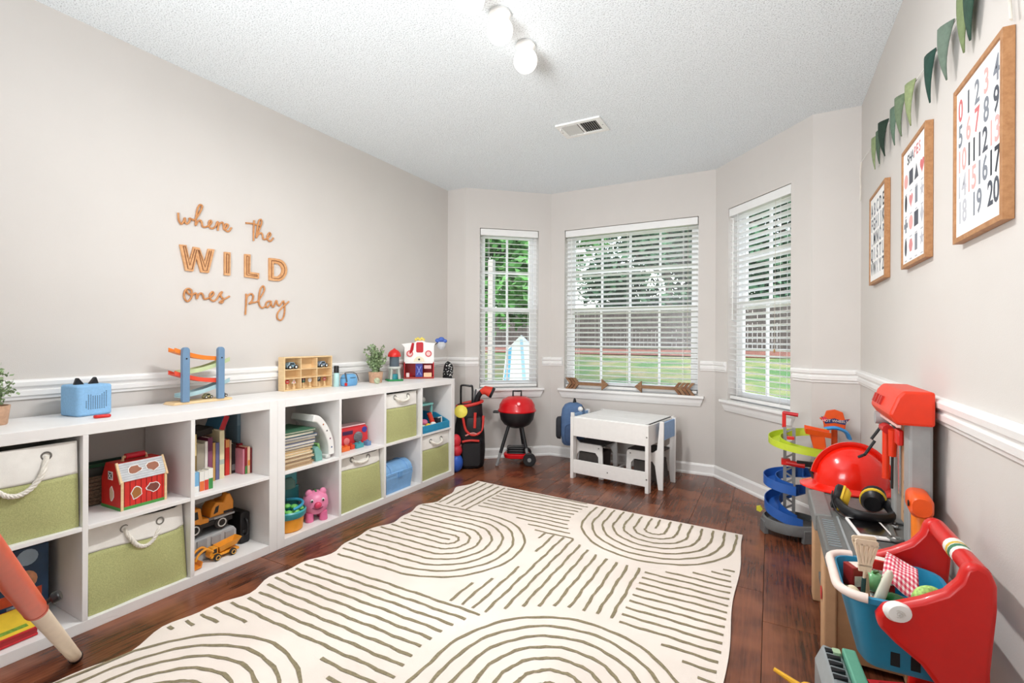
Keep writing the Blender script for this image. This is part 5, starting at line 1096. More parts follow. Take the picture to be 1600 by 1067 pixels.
# ---------------------------------------------------------------- wooden wall words on the left wall
def wp(a, b, sc=4.852, o=(250, 300)): p = on(o[0] + a / sc, o[1] + b / sc, 0, .004); return p
LW = wood_mat('honey_sign_wood', '#b5743f', '#d69a64', .55, (4, 4, 4), 14, .1)
def word(label, strokes, cat='wall word'):
    pts0 = wp(*strokes[0][0]); t = thing('wooden_word', label, cat, (0, pts0.y, pts0.z), 0, 'wooden words on the left wall')
    for s in strokes:
        pp = spline([wp(*q) for q in s], 5); pp = [Vector((.0062, p.y - pts0.y, p.z - pts0.z)) for p in pp]
        MB().tube(pp, .0048, 8).build('script_stroke', LW, t)
word('wooden script word where on the left wall', [[(137, 158), (140, 210), (160, 242), (180, 218), (186, 195), (191, 230), (206, 240), (224, 218), (222, 200), (240, 206), (262, 210), (300, 155), (318, 112), (305, 97), (286, 120), (272, 190), (268, 255)], [(268, 255), (285, 225), (305, 215), (315, 235), (322, 262), (345, 265), (375, 250), (390, 227), (378, 216), (368, 240), (378, 272), (400, 275), (422, 256), (432, 228), (440, 236), (437, 292)], [(437, 275), (442, 252), (456, 236), (474, 232), (480, 262), (484, 284), (505, 272), (515, 251), (500, 243), (487, 265), (497, 292), (520, 298), (540, 270)]])
word('wooden script word the on the left wall', [[(712, 215), (708, 290), (708, 370)], [(648, 235), (700, 240), (760, 256)], [(728, 348), (745, 300), (768, 238), (765, 210), (750, 216), (738, 260), (728, 348)], [(728, 348), (745, 320), (765, 310), (775, 326), (780, 355), (796, 358), (820, 345), (838, 322), (828, 309), (812, 335), (820, 368), (840, 370), (858, 348)]])
word('wooden script word ones on the left wall', [[(240, 762), (234, 742), (212, 732), (190, 745), (180, 785), (194, 822), (216, 825), (238, 792), (238, 752)], [(200, 745), (215, 772), (245, 776), (272, 768), (278, 812)], [(278, 808), (290, 780), (310, 766), (325, 785), (332, 810), (352, 808), (385, 795), (405, 772), (395, 756), (375, 782), (385, 818), (410, 825), (432, 805), (455, 766), (470, 758), (458, 785), (476, 810), (470, 838), (450, 834), (480, 815), (526, 790)]])
word('wooden script word play on the left wall', [[(652, 770), (651, 850), (645, 930)], [(651, 850), (658, 795), (688, 771), (705, 790), (695, 826), (675, 846), (700, 838), (736, 830), (765, 792), (790, 742), (780, 712), (760, 736), (748, 800), (750, 850), (770, 878), (800, 864)], [(836, 826), (808, 834), (800, 862), (815, 874), (838, 842), (840, 826), (846, 864), (862, 868), (880, 822), (890, 850), (906, 860), (930, 826)], [(934, 822), (944, 880), (935, 946), (910, 972), (888, 955), (890, 920), (920, 880), (976, 830)]])
LF = wood_mat('honey_letter_face', '#c98d5a', '#e0ae7d', .55, (4, 4, 4), 14, .1); LG = mat('#8a5a36', .6)
def block_letter(label, poly, lines, hole=None):
    c = wp(*poly[0]); t = thing('wooden_letter', label, 'wall letter', (0, c.y, c.z), 0, 'wooden block letters on the left wall')
    f = lambda q: ((wp(*q).y - c.y), (wp(*q).z - c.z))
    if hole is None: MB().prism([f(q) for q in poly], .001, .011, 'x').build('letter_face', LF, t, smooth=False)
    else:
        n = len(poly); mb = MB(); o_ = [f(q) for q in poly]; i_ = [f(q) for q in hole]
        vs = [(x_, a, b) for x_ in (.001, .011) for ring_ in (o_, i_) for a, b in ring_]; fs = []
        for k in range(n):
            k2 = (k + 1) % n; fs += [(k, k2, n + k2, n + k), (2 * n + k, 3 * n + k, 3 * n + k2, 2 * n + k2), (k, 2 * n + k, 2 * n + k2, k2), (n + k, n + k2, 3 * n + k2, 3 * n + k)]
        mb.add(vs, fs); mb.build('letter_face', LF, t, smooth=False)
    for l in lines: MB().tube([(.0112, f(q)[0], f(q)[1]) for q in l], .0026, 6).build('inlay_line', LG, t)
block_letter('wooden block letter W', [(145, 398), (195, 402), (222, 520), (248, 415), (296, 424), (335, 530), (360, 430), (410, 436), (365, 614), (305, 608), (272, 500), (248, 602), (190, 596)], [[(170, 410), (206, 582), (238, 585), (272, 440), (284, 440), (322, 595), (350, 597), (384, 446)], [(172, 411), (186, 412), (220, 555), (258, 432)], [(290, 440), (336, 570), (370, 446)]])
block_letter('wooden block letter I', [(484, 454), (530, 458), (528, 634), (484, 630)], [[(498, 470), (516, 472), (514, 616), (498, 614), (498, 470)]])
block_letter('wooden block letter L', [(638, 470), (682, 474), (680, 606), (748, 616), (745, 658), (638, 644)], [[(652, 486), (668, 488), (667, 620), (732, 630), (731, 640), (652, 630), (652, 486)]])
dpo = [(822, 500)] + [(822 + 40, 503)] + [(880 + 80 * math.sin(a), 592 - 86 * math.cos(a)) for a in [PI * i / 12 for i in range(1, 12)]] + [(862, 674), (822, 668)]
dhi = [(858, 540)] + [(866, 541)] + [(872 + 48 * math.sin(a), 592 - 50 * math.cos(a)) for a in [PI * i / 12 for i in range(1, 12)]] + [(866, 640), (858, 636)]
block_letter('wooden block letter D', dpo, [[(840, 520), (868, 522)] + [(876 + 64 * math.sin(a), 592 - 68 * math.cos(a)) for a in [PI * i / 10 for i in range(1, 10)]] + [(866, 656), (840, 652), (840, 520)]], dhi)
# ================================================================ track tower in the right corner
t = thing('track_tower', 'toy car track tower with blue spiral and orange slide', 'toy track', (2.755, 1.50, 0)); TG = mat('#6b6c6c', .5, var=.06); TBL = mat('#2a5fb0', .4, var=.05); TGN = mat('#c3d63a', .4, var=.04); TOR = mat('#ea5510', .4, var=.04)
base = [[((.15 * k_) * math.cos(a), (.135 * k_) * math.sin(a), z_) for a in [2 * PI * i / 28 for i in range(28)]] for z_, k_ in ((.035, 1.05), (.05, 1.08), (.085, 1.0), (.09, .93), (.055, .9))]
MB().rings(base).build('base', TG, t)
for a in (200, 300, 60): MB().prism([(-.035, 0), (.035, 0), (.03, .07), (-.03, .07)], -.012, .012, 'y').build('foot', TG, t, bevel=.003).matrix_local = Matrix.Translation((.148 * math.cos(R(a)), .13 * math.sin(R(a)), 0)) @ Matrix.Rotation(R(a + 90), 4, 'Z')
for sx in (-.022, .022): MB().bb((sx - .008 - .015, -.014, .05), (sx + .008 - .015, .014, .6)).build('column_rail', mat('#8c8d8c', .4), t, smooth=False)
lad = MB()
for i in range(15): lad.box((-.015, 0, .08 + i * .036), (.04, .016, .008), (0, R(32 if i % 2 else -32), 0))
lad.build('column_lattice', mat('#8c8d8c', .4), t, smooth=False)
def ramp(nm, m, r0, r1, a0, a1, z0, z1, w=.055, wall=.028, n=36, cx=0, cy=0, ry=.9):
    rs = []
    for i in range(n + 1):
        f = i / n; a = R(a0 + (a1 - a0) * f); r = r0 + (r1 - r0) * f; z = z0 + (z1 - z0) * f; c, s_ = math.cos(a), math.sin(a)
        row = [(r - w / 2, 0), (r + w / 2, 0), (r + w / 2, wall), (r + w / 2 - .004, wall), (r + w / 2 - .004, .005), (r - w / 2 + .004, .005), (r - w / 2 + .004, wall), (r - w / 2, wall)]
        rs.append([(cx + q * c, cy + q * s_ * ry, z + h) for q, h in row])
    MB().rings(rs).build(nm, m, t, smooth=True, ang=30)
ramp('blue_ramp', TBL, .105, .1, 60, 290, .205, .07, .075, .055); ramp('blue_ramp', TBL, .1, .105, -30, 280, .335, .25, .065, .05, cx=-.01); ramp('green_ramp', TGN, .13, .15, 40, 320, .56, .47, .062, .036, cx=.05, cy=-.0)
MB().tube([(.1, .1, .3), (.13, .08, .42)], .02, 10).build('track_support', TG, t); MB().bb((.02, -.04, .395), (.16, -.02, .425)).build('black_track', BLK, t, smooth=False, bevel=.004)
MB().tube([(-.03, -.02, .405), (.06, -.03, .4)], .016, 12).build('red_launcher', RED, t); MB().bb((-.055, -.028, .39), (-.01, .012, .425)).build('red_clamp', RED, t, smooth=False, bevel=.004)
MB().bb((-.05, .05, .59), (-.03, .07, .68)).build('crank_post', RED, t, smooth=False, bevel=.003); MB().tube([(-.045, .06, .675), (.03, .05, .668)], .011, 10).build('crank_handle', mat('#c41f2a', .4), t); MB().bb((-.03, -.13, .555), (.005, -.1, .57)).build('red_stop', RED, t, smooth=False, bevel=.002)
rs = []
for f in [i / 14 for i in range(15)]:
    x_ = .06 + .12 * f; z_ = .585 - .02 * f; rs.append([(x_, -.07 + .03 * f, z_ ), (x_, .05, z_), (x_, .055, z_ + .03), (x_, .045, z_ + .03), (x_, .043, z_ + .008), (x_, -.06 + .03 * f, z_ + .008), (x_, -.068 + .03 * f, z_ + .03), (x_, -.078 + .03 * f, z_ + .03)])
MB().rings(rs).build('orange_deck', TOR, t, smooth=False)
MB().prism([(.08, .585), (.15, .59), (.16, .5), (.21, .36), (.14, .36), (.1, .5)], -.05, .03, 'y').build('orange_slide', TOR, t, smooth=False, bevel=.008)
sg = [(-.075, .0), (-.055, -.02), (-.05, -.06), (.05, -.06), (.055, -.02), (.075, .005), (.05, .0), (.04, .04), (.0, .055), (-.04, .045), (-.05, .012)]
sgx, sgy, sgz = .215, .16, .645
MB().prism([(sgx + a, sgz + b) for a, b in sg], sgy, sgy + .014, 'y').build('sign_board', TOR, t, smooth=False, bevel=.004)
sb = MB().prism([(sgx + a, sgz + b) for a, b in ((-.066, .012), (-.03, -.004), (.0, .004), (.03, -.006), (.068, .004), (.05, -.03), (.0, -.022), (-.045, -.03))], sgy - .002, sgy, 'y').build('flame_badge', mat('#26305f', .5), t, smooth=False)
text_mesh('lettering', 'HOT WHEELS', .021, mat('#f0d9d0', .5), t, frame3((sgx, sgy - .0026, sgz - .012), (1, 0, 0), (0, 0, 1)), .0006, sx=.95)
MB().prism([(sgx - .05 + a, sgz - .004 + b) for a, b in circ(.013, 14)], sgy - .003, sgy - .002, 'y').build('badge_dot', mat('#d9304a', .5), t)
MB().tube([(sgx, sgy + .01, sgz - .05), (sgx, sgy + .01, .33)], .016, 10).build('sign_stem', TOR, t); MB().bb((sgx - .04, sgy - .06, .33), (sgx + .04, sgy + .02, .345)).build('sign_foot', TOR, t, smooth=False)
MB().tube(spline([(sgx - .05, sgy - .03, .59), (sgx + .0, sgy - .035, .6), (sgx + .05, sgy - .02, .58), (sgx + .07, sgy, .54)], 5), .02, 10, flat=.5).build('blue_chute', mat('#3f9ae0', .4), t)
MB().tube([(sgx + .03, sgy, .345), (sgx, .03, .2), (.1, .02, .08)], .014, 8).build('back_strut', TG, t)
MB().prism(circ(.018, 5, (-.165, .115)), -.01, .01, 'y').build('star_gate', mat('#d9d23a', .5), t)

# ================================================================ toy workbench
bx, byn, byf, bz = 2.795, .035, .96, .46
t = thing('toy_workbench', 'grey and tan toy workbench with orange canopy on right wall', 'workbench', (bx, byn, 0)); BG = mat('#6a6b69', .55, var=.06, bump=.2); TAN = mat('#cfa47c', .6, var=.04); BL = byf - byn; BW = W - .03 - bx; ORB = mat('#e2340f', .4, var=.04)
MB().prism([(0, .06), (.0, BL - .16), (.02, BL - .04), (.06, BL), (BW, BL), (BW, 0), (.09, 0), (.07, .02), (.03, .03)], bz - .055, bz).build('worktop', BG, t, smooth=False, bevel=.006)
MB().prism([(-.008, BL * .42), (-.008, BL * .78), (.05, BL * .78), (.05, BL * .42)], bz - .06, bz + .004).build('vise_block', mat('#7c7d7b', .5), t, smooth=False, bevel=.006)
for i in range(12): MB().bb((.012, .1 + i * .022, bz), (.045, .104 + i * .022, bz + .0025)).build('ruler_rib', mat('#8f9a9f', .5), t, smooth=False)
for xx in (.06, .105): MB().bb((xx, .07, bz), (xx + .006, .4, bz + .003)).build('ruler_line', mat('#9aa0a2', .5), t, smooth=False)
MB().bb((.15, .03, bz), (.27, .2, bz + .003)).build('parts_recess', mat('#555654', .6), t, smooth=False)
for yy, ww in ((.26, .1), (.70, .08)):
    MB().bb((.01, yy, 0), (.05, yy + ww, bz - .055)).build('front_leg', TAN, t, smooth=False, bevel=.006); MB().bb((BW - .05, yy, 0), (BW, yy + ww, bz - .055)).build('rear_leg', TAN, t, smooth=False, bevel=.006); MB().bb((.05, yy + .01, .02), (BW - .05, yy + ww - .01, bz - .09)).build('side_panel', mat('#c2956c', .6), t, smooth=False)
MB().bb((.03, .36, .1), (BW, .70, .13)).build('lower_shelf', BG, t, smooth=False, bevel=.004); MB().bb((BW - .02, .1, .13), (BW, .8, bz - .055)).build('back_panel', mat('#3a3836', .7), t, smooth=False)
q = MB(); q.M = Matrix.Translation((.008, .3, .22)) @ Matrix.Rotation(-PI / 2, 4, 'Y'); q.lathe([(.022, 0), (.022, .002), (.001, .0025)], 18); q.build('round_badge', mat('#c9403a', .5), t)
# tower: posts, pegboard, canopy
px0, px1 = 3.018 - bx, BW
MB().bb((px0, .185, bz), (px1, .255, .85)).build('tower_post', mat('#9a9b9a', .5, var=.05), t, smooth=False, bevel=.008); MB().bb((px0 + .005, .415, bz), (px1, .465, .85)).build('tower_post', mat('#9a9b9a', .5, var=.05), t, smooth=False, bevel=.008)
MB().bb((px0 + .025, .255, bz + .02), (px0 + .04, .415, .84)).build('pegboard', TAN, t, smooth=False, bevel=.002)
for i in range(3):
    for j in range(3): MB().tube([(px0 + .0252, .28 + i * .045, bz + .06 + j * .05), (px0 + .024, .28 + i * .045, bz + .06 + j * .05)], .007, 8).build('peg_hole', mat('#8a5a36', .7), t)
cp = [(2.985 - bx, .84), (2.965 - bx, .87), (2.985 - bx, .925), (3.0 - bx, .945), (BW, .945), (BW, .84)]
cb = MB().rings([[(a, y_, b) for a, b in cp] for y_ in (.165, .475)]).build('canopy', ORB, t, smooth=False, bevel=.008)
for i, yy in enumerate((.33, .36, .41, .44)): MB().box((2.973 - bx, yy, .898), (.008, .018, .03), (0, R(18), 0)).build('canopy_slot', mat('#b5261a', .5), cb, smooth=False)
MB().bb((2.985 - bx, .17, .832), (2.975 - bx + .02, .47, .84)).build('canopy_lip', mat('#e9b5ae', .4), cb, smooth=False)
q = MB(); q.M = Matrix.Translation((px0 - .0, .44, .825)); q.tube([(-.045, 0, 0), (.02, 0, 0)], .022, 14); q.build('lamp_head', mat('#a3a4a4', .4), t)
# tools hung on the pegboard
def hang(name, label, loc, group='toy tools hung on the workbench'): return thing(name, label, 'toy tool', loc, 0, group)
h = hang('toy_saw', 'toy saw with red handle hanging on workbench tower', (px0 + bx - .005, byn + .285, .66)); MB().prism([(-.02, .1), (.03, .1), (.03, .15), (-.02, .15)], -.008, .008, 'x').build('handle', RED, h, bevel=.004); MB().prism([(-.008, .1), (.018, .1), (.0, -.06), (-.012, -.055)], -.002, .002, 'x').build('blade', mat('#c9cacb', .25, .8), h, smooth=False)
h = hang('toy_screwdriver', 'red handled toy screwdriver hanging on workbench tower', (px0 + bx - .012, byn + .345, .6)); MB().tube([(0, 0, .11), (0, -.01, .2)], [.011, .014], 10).build('handle', ORB, h); MB().tube([(0, 0, .11), (.0, .004, .0)], .004, 8).build('shaft', BLK, h)
h = hang('toy_hammer', 'orange toy hammer hanging beside the far tower post', (px0 + bx - .02, byn + .40, .62)); MB().tube([(0, 0, 0), (0, 0, .17)], .011, 10).build('handle', ORB, h); MB().tube([(0, -.035, .175), (0, .035, .175)], .016, 10).build('head', mat('#c41f1c', .4), h)
# hard hat
t = thing('hard_hat', 'shiny red toy hard hat on far end of workbench', 'hat', (2.95, .86, bz + .0005), R(12)); t.scale = (1.08, 1.08, 1.12); HR = mat('#ea1f0c', .22, var=.02, coat=.4)
rs = []
for k in range(12):
    a = R(90 * k / 11); rs.append([(.128 * math.cos(a) * math.cos(2 * PI * i / 32), .108 * math.cos(a) * math.sin(2 * PI * i / 32), .018 + .145 * math.sin(a) ** .9) for i in range(32)])
MB().rings(rs).build('shell', HR, t)
MB().rings([[((.128 + e) * math.cos(2 * PI * i / 32) - (bx_ * .5 * (1 - math.cos(2 * PI * i / 32))), (.108 + e * .7) * math.sin(2 * PI * i / 32), z_) for i in range(32)] for e, z_, bx_ in ((0, .018, 0), (.0, .022, 0), (.028, .008, .022), (.028, .003, .022), (0, .012, 0))]).build('brim', HR, t)
MB().tube([(.132 * math.cos(R(a)), 0, .02 + .147 * math.sin(R(a)) ** .9) for a in range(8, 173, 8)], .009, 8, flat=2.2).build('crown_ridge', HR, t)
MB().tube([(-.12, .03, .02), (-.135, .035, .06)], .007, 6).build('chin_tab', BLK, t)
t = thing('toy_antenna', 'thin black zigzag toy stick leaning against the tower', 'toy', (3.005, .80, bz + .16)); MB().tube([(-.03, 0, .0), (0.0, .0, .055), (-.01, 0, .062), (.03, .0, .13)], .0055, 6).build('stick', BLK, t); t.location = (2.995, .62, bz + .2); MB().tube([(-.03, 0, 0), (-.045, .03, -.018)], .0055, 6).build('clip', BLK, t)
# ear defenders
t = thing('ear_defenders', 'black and yellow toy ear defenders lying on workbench', 'ear defenders', (2.945, .50, bz + .0005), R(18)); YE = mat('#f0c93a', .4, var=.04)
for sx, lab in ((-.062, 0), (.045, 1)):
    mtx = Matrix.Translation((sx, .03, .05)) @ Matrix.Rotation(R(-62), 4, 'X') @ Matrix.Rotation(R(28 if lab else -60), 4, 'Y')
    q = MB(); q.M = mtx; q.lathe([(.001, -.026), (.03, -.026), (.042, -.014), (.044, .0)], 20, sx=.85, sy=1.1); q.build('cup', YE if not lab else BLK, t)
    q = MB(); q.M = mtx; q.lathe([(.044, .0), (.047, .006), (.046, .02), (.036, .026), (.022, .02), (.001, .018)], 20, sx=.85, sy=1.1); q.build('cushion', BLK, t)
    q = MB(); q.M = mtx; q.lathe([(.0445, -.006), (.0475, -.004), (.0475, .002), (.0445, .003)], 20, sx=.86, sy=1.11); q.build('yellow_rim', YE, t)
MB().tube(spline([(-.085, .02, .05), (-.08, -.05, .03), (-.03, -.085, .022), (.04, -.08, .022), (.075, -.03, .03), (.075, .03, .05)], 6), .012, 10, flat=1.6).build('headband', BLK, t)
MB().tube(spline([(-.09, .03, .075), (-.105, .0, .05), (-.1, -.05, .012), (-.05, -.1, .006)], 5), .0025, 6).build('cord', BLK, t)
t = thing('tablet', 'white framed tablet with black screen on workbench', 'tablet', (2.938, .335, bz + .0035), R(6)); t.scale = (1.2, 1.15, 1); MB().rprism(.085, .155, .008, 0, .008, 'z').build('case', WHT, t, bevel=.002); MB().bb((-.036, -.062, .008), (.036, .066, .0085)).build('screen', mat('#060607', .12), t, smooth=False); MB().lathe([(.004, .0082), (.004, .0088)], 10, (0, -.07, 0)).build('home_button', mat('#c9c9c9', .4), t)
t = thing('toy_wrench', 'grey toy ring wrench lying beside the tablet', 'toy tool', (2.995, .285, bz + .0035), R(-4)); q = MB(); q.rings([[((.017 + .006 * math.cos(b)) * math.cos(a), (.017 + .006 * math.cos(b)) * math.sin(a) - .02, .006 + .006 * math.sin(b)) for b in [2 * PI * k / 8 for k in range(8)]] for a in [2 * PI * k / 20 for k in range(20)]], closed=True); q.build('ring', mat('#70726f', .4, .4), t); MB().bb((-.007, .0, .001), (.007, .11, .011)).build('shank', mat('#70726f', .4, .4), t, smooth=False, bevel=.003)
t = thing('toy_drill', 'orange toy power drill on workbench before the tower', 'toy tool', (3.03, .15, bz + .0005), R(85)); t.scale = (1.1, 1.1, 1.1); MB().rprism(.055, .05, .014, 0, .04, 'z', (0, 0)).build('battery', mat('#e8401c', .4), t, bevel=.004); MB().tube([(0, 0, .035), (.012, 0, .12)], [.019, .018], 12).build('grip', mat('#f2801e', .4), t); MB().rings([[(.02 + x_, y_, .145 + z_) for y_, z_ in rrect(.05 * k_, .058 * k_, .018)] for x_, k_ in ((-.055, .8), (-.045, 1), (.04, 1), (.055, .75))]).build('motor_body', mat('#ee5a1e', .4), t); MB().tube([(.075, 0, .145), (.1, 0, .145)], [.014, .009], 12).build('chuck', BLK, t); MB().tube([(-.02, .026, .15), (-.02, .028, .15)], .008, 10).build('screw_hole', BLK, t); MB().bb((.018, -.008, .1), (.034, .008, .118)).build('trigger', BLK, t, smooth=False)
t = thing('metal_scraps', 'small silver toy screws and nuts on workbench', 'screws', (3.04, .43, bz + .0035)); rnd = random.Random(4)
for i in range(7): MB().tube([(0, 0, .004), (.02, 0, .004)], .0035, 8).build('screw', mat('#b9babb', .3, .8), t).matrix_local = Matrix.Translation((rnd.uniform(-.03, .03), rnd.uniform(-.05, .05), .001 + .0 * i)) @ Matrix.Rotation(rnd.uniform(0, 6), 4, 'Z')
# ================================================================ toy shopping cart
CR = mat('#d4120b', .35, var=.03, coat=.15); CB = mat('#1f8ab2', .4, var=.04); CC = mat('#efdcd2', .5, var=.03)
YN, YFAR = -.335, -.055
t = thing('toy_cart', 'red and blue toy shopping cart full of play food', 'toy cart', (2.9, YN, 0))
pan = [(2.852, .49), (2.854, .468), (2.885, .438), (2.93, .404), (2.962, .36), (2.975, .26), (2.955, .12), (2.90, .05), (2.90, .03), (3.06, .03), (3.065, .06), (3.045, .25), (3.04, .42), (3.05, .55), (3.05, .60), (3.04, .63), (3.018, .642), (2.998, .63), (2.99, .60), (2.968, .57), (2.93, .545), (2.887, .523), (2.866, .515)]
for yy, nm in ((YN, 'side_panel'), (YFAR, 'side_panel')):
    MB().prism([(a - 2.9, b) for a, b in pan], yy - YN, yy - YN + .034, 'y').build(nm, CR, t, smooth=True, bevel=.011, ang=50)
MB().tube([(.123, .012, .617), (.123, YFAR - YN + .022, .617)], .0205, 16).build('handle_bar', CR, t)
MB().tube([(.1235, .10, .617), (.1235, .165, .617)], .0214, 16).build('handle_sticker', mat('#f1efe8', .5, var=.02), t)
MB().tube([(.1232, .115, .617), (.1232, .128, .617)], .0219, 16).build('sticker_mark', mat('#3f7d5a', .5), t); MB().tube([(.1232, .133, .617), (.1232, .142, .617)], .0219, 16).build('sticker_mark', mat('#e0b93a', .5), t)
MB().bb((.04, .034, .045), (.15, YFAR - YN, .09)).build('lower_deck', CR, t, smooth=False, bevel=.006); MB().bb((-.015, .02, .05), (.1, YFAR - YN + .014, .075)).build('bottom_tray', mat('#20242a', .5), t, smooth=False, bevel=.005)
for yy in (.0, YFAR - YN + .034):
    for xx in (.03, .13): MB().tube([(xx, yy - .012, .03), (xx, yy + .012, .03)], .03, 18).build('wheel', WHT, t, bevel=.004)
# basket
def brect(x0_, x1_, y0_, y1_, r, z): return [(x_, y_, z) for x_, y_ in rrect(x1_ - x0_, y1_ - y0_, r, ((x0_ + x1_) / 2, (y0_ + y1_) / 2), 5)]
bt = [brect(2.84, 3.0, -.275, -.085, .03, .345), brect(2.828, 3.005, -.285, -.075, .04, .36), brect(2.795, 3.015, -.298, -.058, .05, .495), brect(2.787, 3.02, -.304, -.052, .055, .50), brect(2.787, 3.02, -.304, -.052, .055, .512), brect(2.80, 3.01, -.292, -.064, .045, .512), brect(2.805, 3.005, -.288, -.068, .045, .495), brect(2.82, 2.998, -.278, -.08, .035, .44)]
q = MB(); q.M = Matrix.Translation((-2.9, -YN, 0)); q.rings(bt); q.build('basket', CB, t, ang=45)
rimp = [(p[0], p[1], .512) for p in brect(2.786, 3.02, -.305, -.051, .055, 0)]
sel = [p for p in rimp if p[0] < 2.93]; sel = sorted(sel, key=lambda p: math.atan2(p[1] + .178, -(p[0] - 2.97)))
q = MB(); q.M = Matrix.Translation((-2.9, -YN, 0)); q.tube(sel, .0105, 10); q.build('cream_rim', CC, t)
for i in range(3): q = MB(); q.M = Matrix.Translation((-2.9, -YN, 0)); q.bb((2.885 + i * .036, -.2885 + .0, .365), (2.902 + i * .036, -.286, .425)); q.build('basket_slot', mat('#0f1114', .8), t, smooth=False)
q = MB(); q.M = Matrix.Translation((-.012, -.006, .512)) @ Matrix.Rotation(PI / 2, 4, 'X') @ Matrix.Rotation(R(20), 4, 'Y'); q.lathe([(.021, -.012), (.024, 0), (.02, .008), (.001, .01)], 20, sx=1.15, sy=.9); kn = q.build('white_knob', WHT, t)
MB().tube([(-.012 + .011 * (1 - i / 26) * math.cos(i * .55), -.0165, .512 + .010 * (1 - i / 26) * math.sin(i * .55)) for i in range(24)], .0011, 5).build('spiral_mark', mat('#cfc9c2', .5), kn)
# ---------------------------------------------------------------- play food in the basket
FZ = .4405
def food(name, label, mb, m, loc, rot=(0, 0, 0), cat='play food'):
    o = tag(mb.build(name, m), label, cat, 'play food in the cart'); o.location = loc; o.rotation_euler = rot; return o
def fbox(label, loc, rz, d, c, c2):
    b = thing('food_box', label, 'play food', loc, rz, 'play food in the cart'); MB().box((0, 0, d[2] / 2), d).build('carton', mat(c, .5, var=.1), b, smooth=False, bevel=.002); MB().box((0, -d[1] / 2 - .0004, d[2] * .55), (d[0] * .8, .0008, d[2] * .35)).build('label_print', mat(c2, .6, var=.2, scale=60), b, smooth=False); MB().box((0, 0, d[2] + .0004), (d[0] * .5, d[1] * .8, .0008)).build('top_print', mat(c2, .6), b, smooth=False)
fbox('dark red play food box at left in the cart', (2.845, -.125, FZ), R(25), (.05, .04, .075), '#8f2320', '#e8dcd0'); fbox('bright red play food box at back of the cart', (2.90, -.095, FZ), R(-10), (.055, .03, .09), '#d8281e', '#efe6da'); fbox('small brick red play food box before the bright one', (2.885, -.145, FZ), R(15), (.04, .03, .05), '#b5322a', '#e6d6c4')
for i, (u, lab, dz, rz, lean) in enumerate(((1336, 'tan slotted toy spatula standing front left in cart', 0, 20, 6), (1356, 'tan slotted toy spatula behind the first one', .012, 10, -2))):
    s = thing('toy_spatula', lab, 'toy spatula', (2.838 + i * .018, -.235 + i * .03, FZ + .001), 0, 'toy spatulas in the cart', rot=(R(-4), R(lean), R(rz))); SP = mat('#e3cdb2', .5)
    MB().tube([(0, 0, 0), (0, 0, .085)], [.008, .0065], 8, flat=.7).build('grip', mat('#1f3f3d' if i == 0 else '#cdb79a', .5), s); MB().tube([(0, 0, .085), (0, 0, .105)], .005, 8, flat=.6).build('neck', SP, s)
    hw0, hw1, z0_, z1_ = .013, .026, .1, .175
    for k in range(5): f = k / 4; xa = -hw0 + 2 * hw0 * f; xb = -hw1 + 2 * hw1 * f; MB().prism([(xa * .82 - .003, z0_ + .012), (xa * .82 + .003, z0_ + .012), (xb * .9 + .0028, z1_ - .01), (xb * .9 - .0028, z1_ - .01)], -.002, .002, 'y').build('tine', SP, s, smooth=False)
    MB().prism([(-hw0, z0_), (hw0, z0_), (hw0 + .003, z0_ + .016), (-hw0 - .003, z0_ + .016)], -.002, .002, 'y').build('blade_root', SP, s, smooth=False); MB().prism([(-hw1 + .002, z1_ - .014), (hw1 - .002, z1_ - .014), (hw1, z1_ - .003), (hw1 - .004, z1_), (-hw1 + .004, z1_), (-hw1, z1_ - .003)], -.002, .002, 'y').build('blade_tip', SP, s, smooth=False)
s = thing('toy_knife', 'white handled toy knife standing in the cart', 'toy knife', (2.852, -.262, FZ + .002), 0, None, rot=(R(-6), R(18), 0)); MB().tube([(0, 0, .02), (0, 0, .07), (0, 0, .12), (0, 0, .128)], [.012, .0135, .011, .004], 12, flat=.7).build('handle', mat('#dcdcc8', .45), s); MB().tube([(0, 0, 0), (0, 0, .02)], .009, 8, flat=.4).build('blade', mat('#a9c9d8', .4), s)
def pepper(label, loc, r, c, rot):
    b = thing('toy_pepper', label, 'play food', loc, 0, 'play food in the cart', rot=rot); rs = []
    for k in range(9):
        a = PI * k / 8; rs.append([((max(.02, math.sin(a)) * r * (1 + .1 * math.cos(3 * 2 * PI * i / 24))) * math.cos(2 * PI * i / 24), (max(.02, math.sin(a)) * r * (1 + .1 * math.cos(3 * 2 * PI * i / 24))) * math.sin(2 * PI * i / 24), -math.cos(a) * r * 1.15) for i in range(24)])
    MB().rings(rs).build('flesh', mat(c, .25, var=.08), b); MB().tube(spline([(0, 0, r * 1.1), (.002, 0, r * 1.3), (.008, 0, r * 1.45)], 4), .004, 6).build('stem', mat('#3f6a2f', .5), b)
pepper('glossy dark green toy pepper under the gingham cloth', (2.905, -.235, FZ + .0375), .029, '#1f6b35', (R(70), 0, R(30))); pepper('small bright green toy pepper at the basket front', (2.893, -.268, FZ + .0225), .018, '#2f9a48', (R(80), 0, R(-40))); pepper('pale green toy apple left of the gingham cloth', (2.872, -.168, FZ + .058), .023, '#7fc48a', (R(20), 0, 0))
food('toy_lettuce', 'speckled light green toy lettuce half by basket end', MB().sph((0, 0, 0), (.034, .02, .033), 18, 12), mat('#b5e07a', .6, var=.35, scale=160, bump=.4), (2.962, -.235, FZ + .068), (R(10), R(15), R(25)))
food('toy_banana', 'yellow toy banana at the front of the basket', MB().tube(spline([(-.045, 0, .008), (-.02, .004, .018), (.015, .004, .02), (.045, -.004, .01)], 5), [.004] + [.013] * 14 + [.004], 10), mat('#efc94a', .45), (2.868, -.262, FZ + .016), (0, 0, R(-15)))
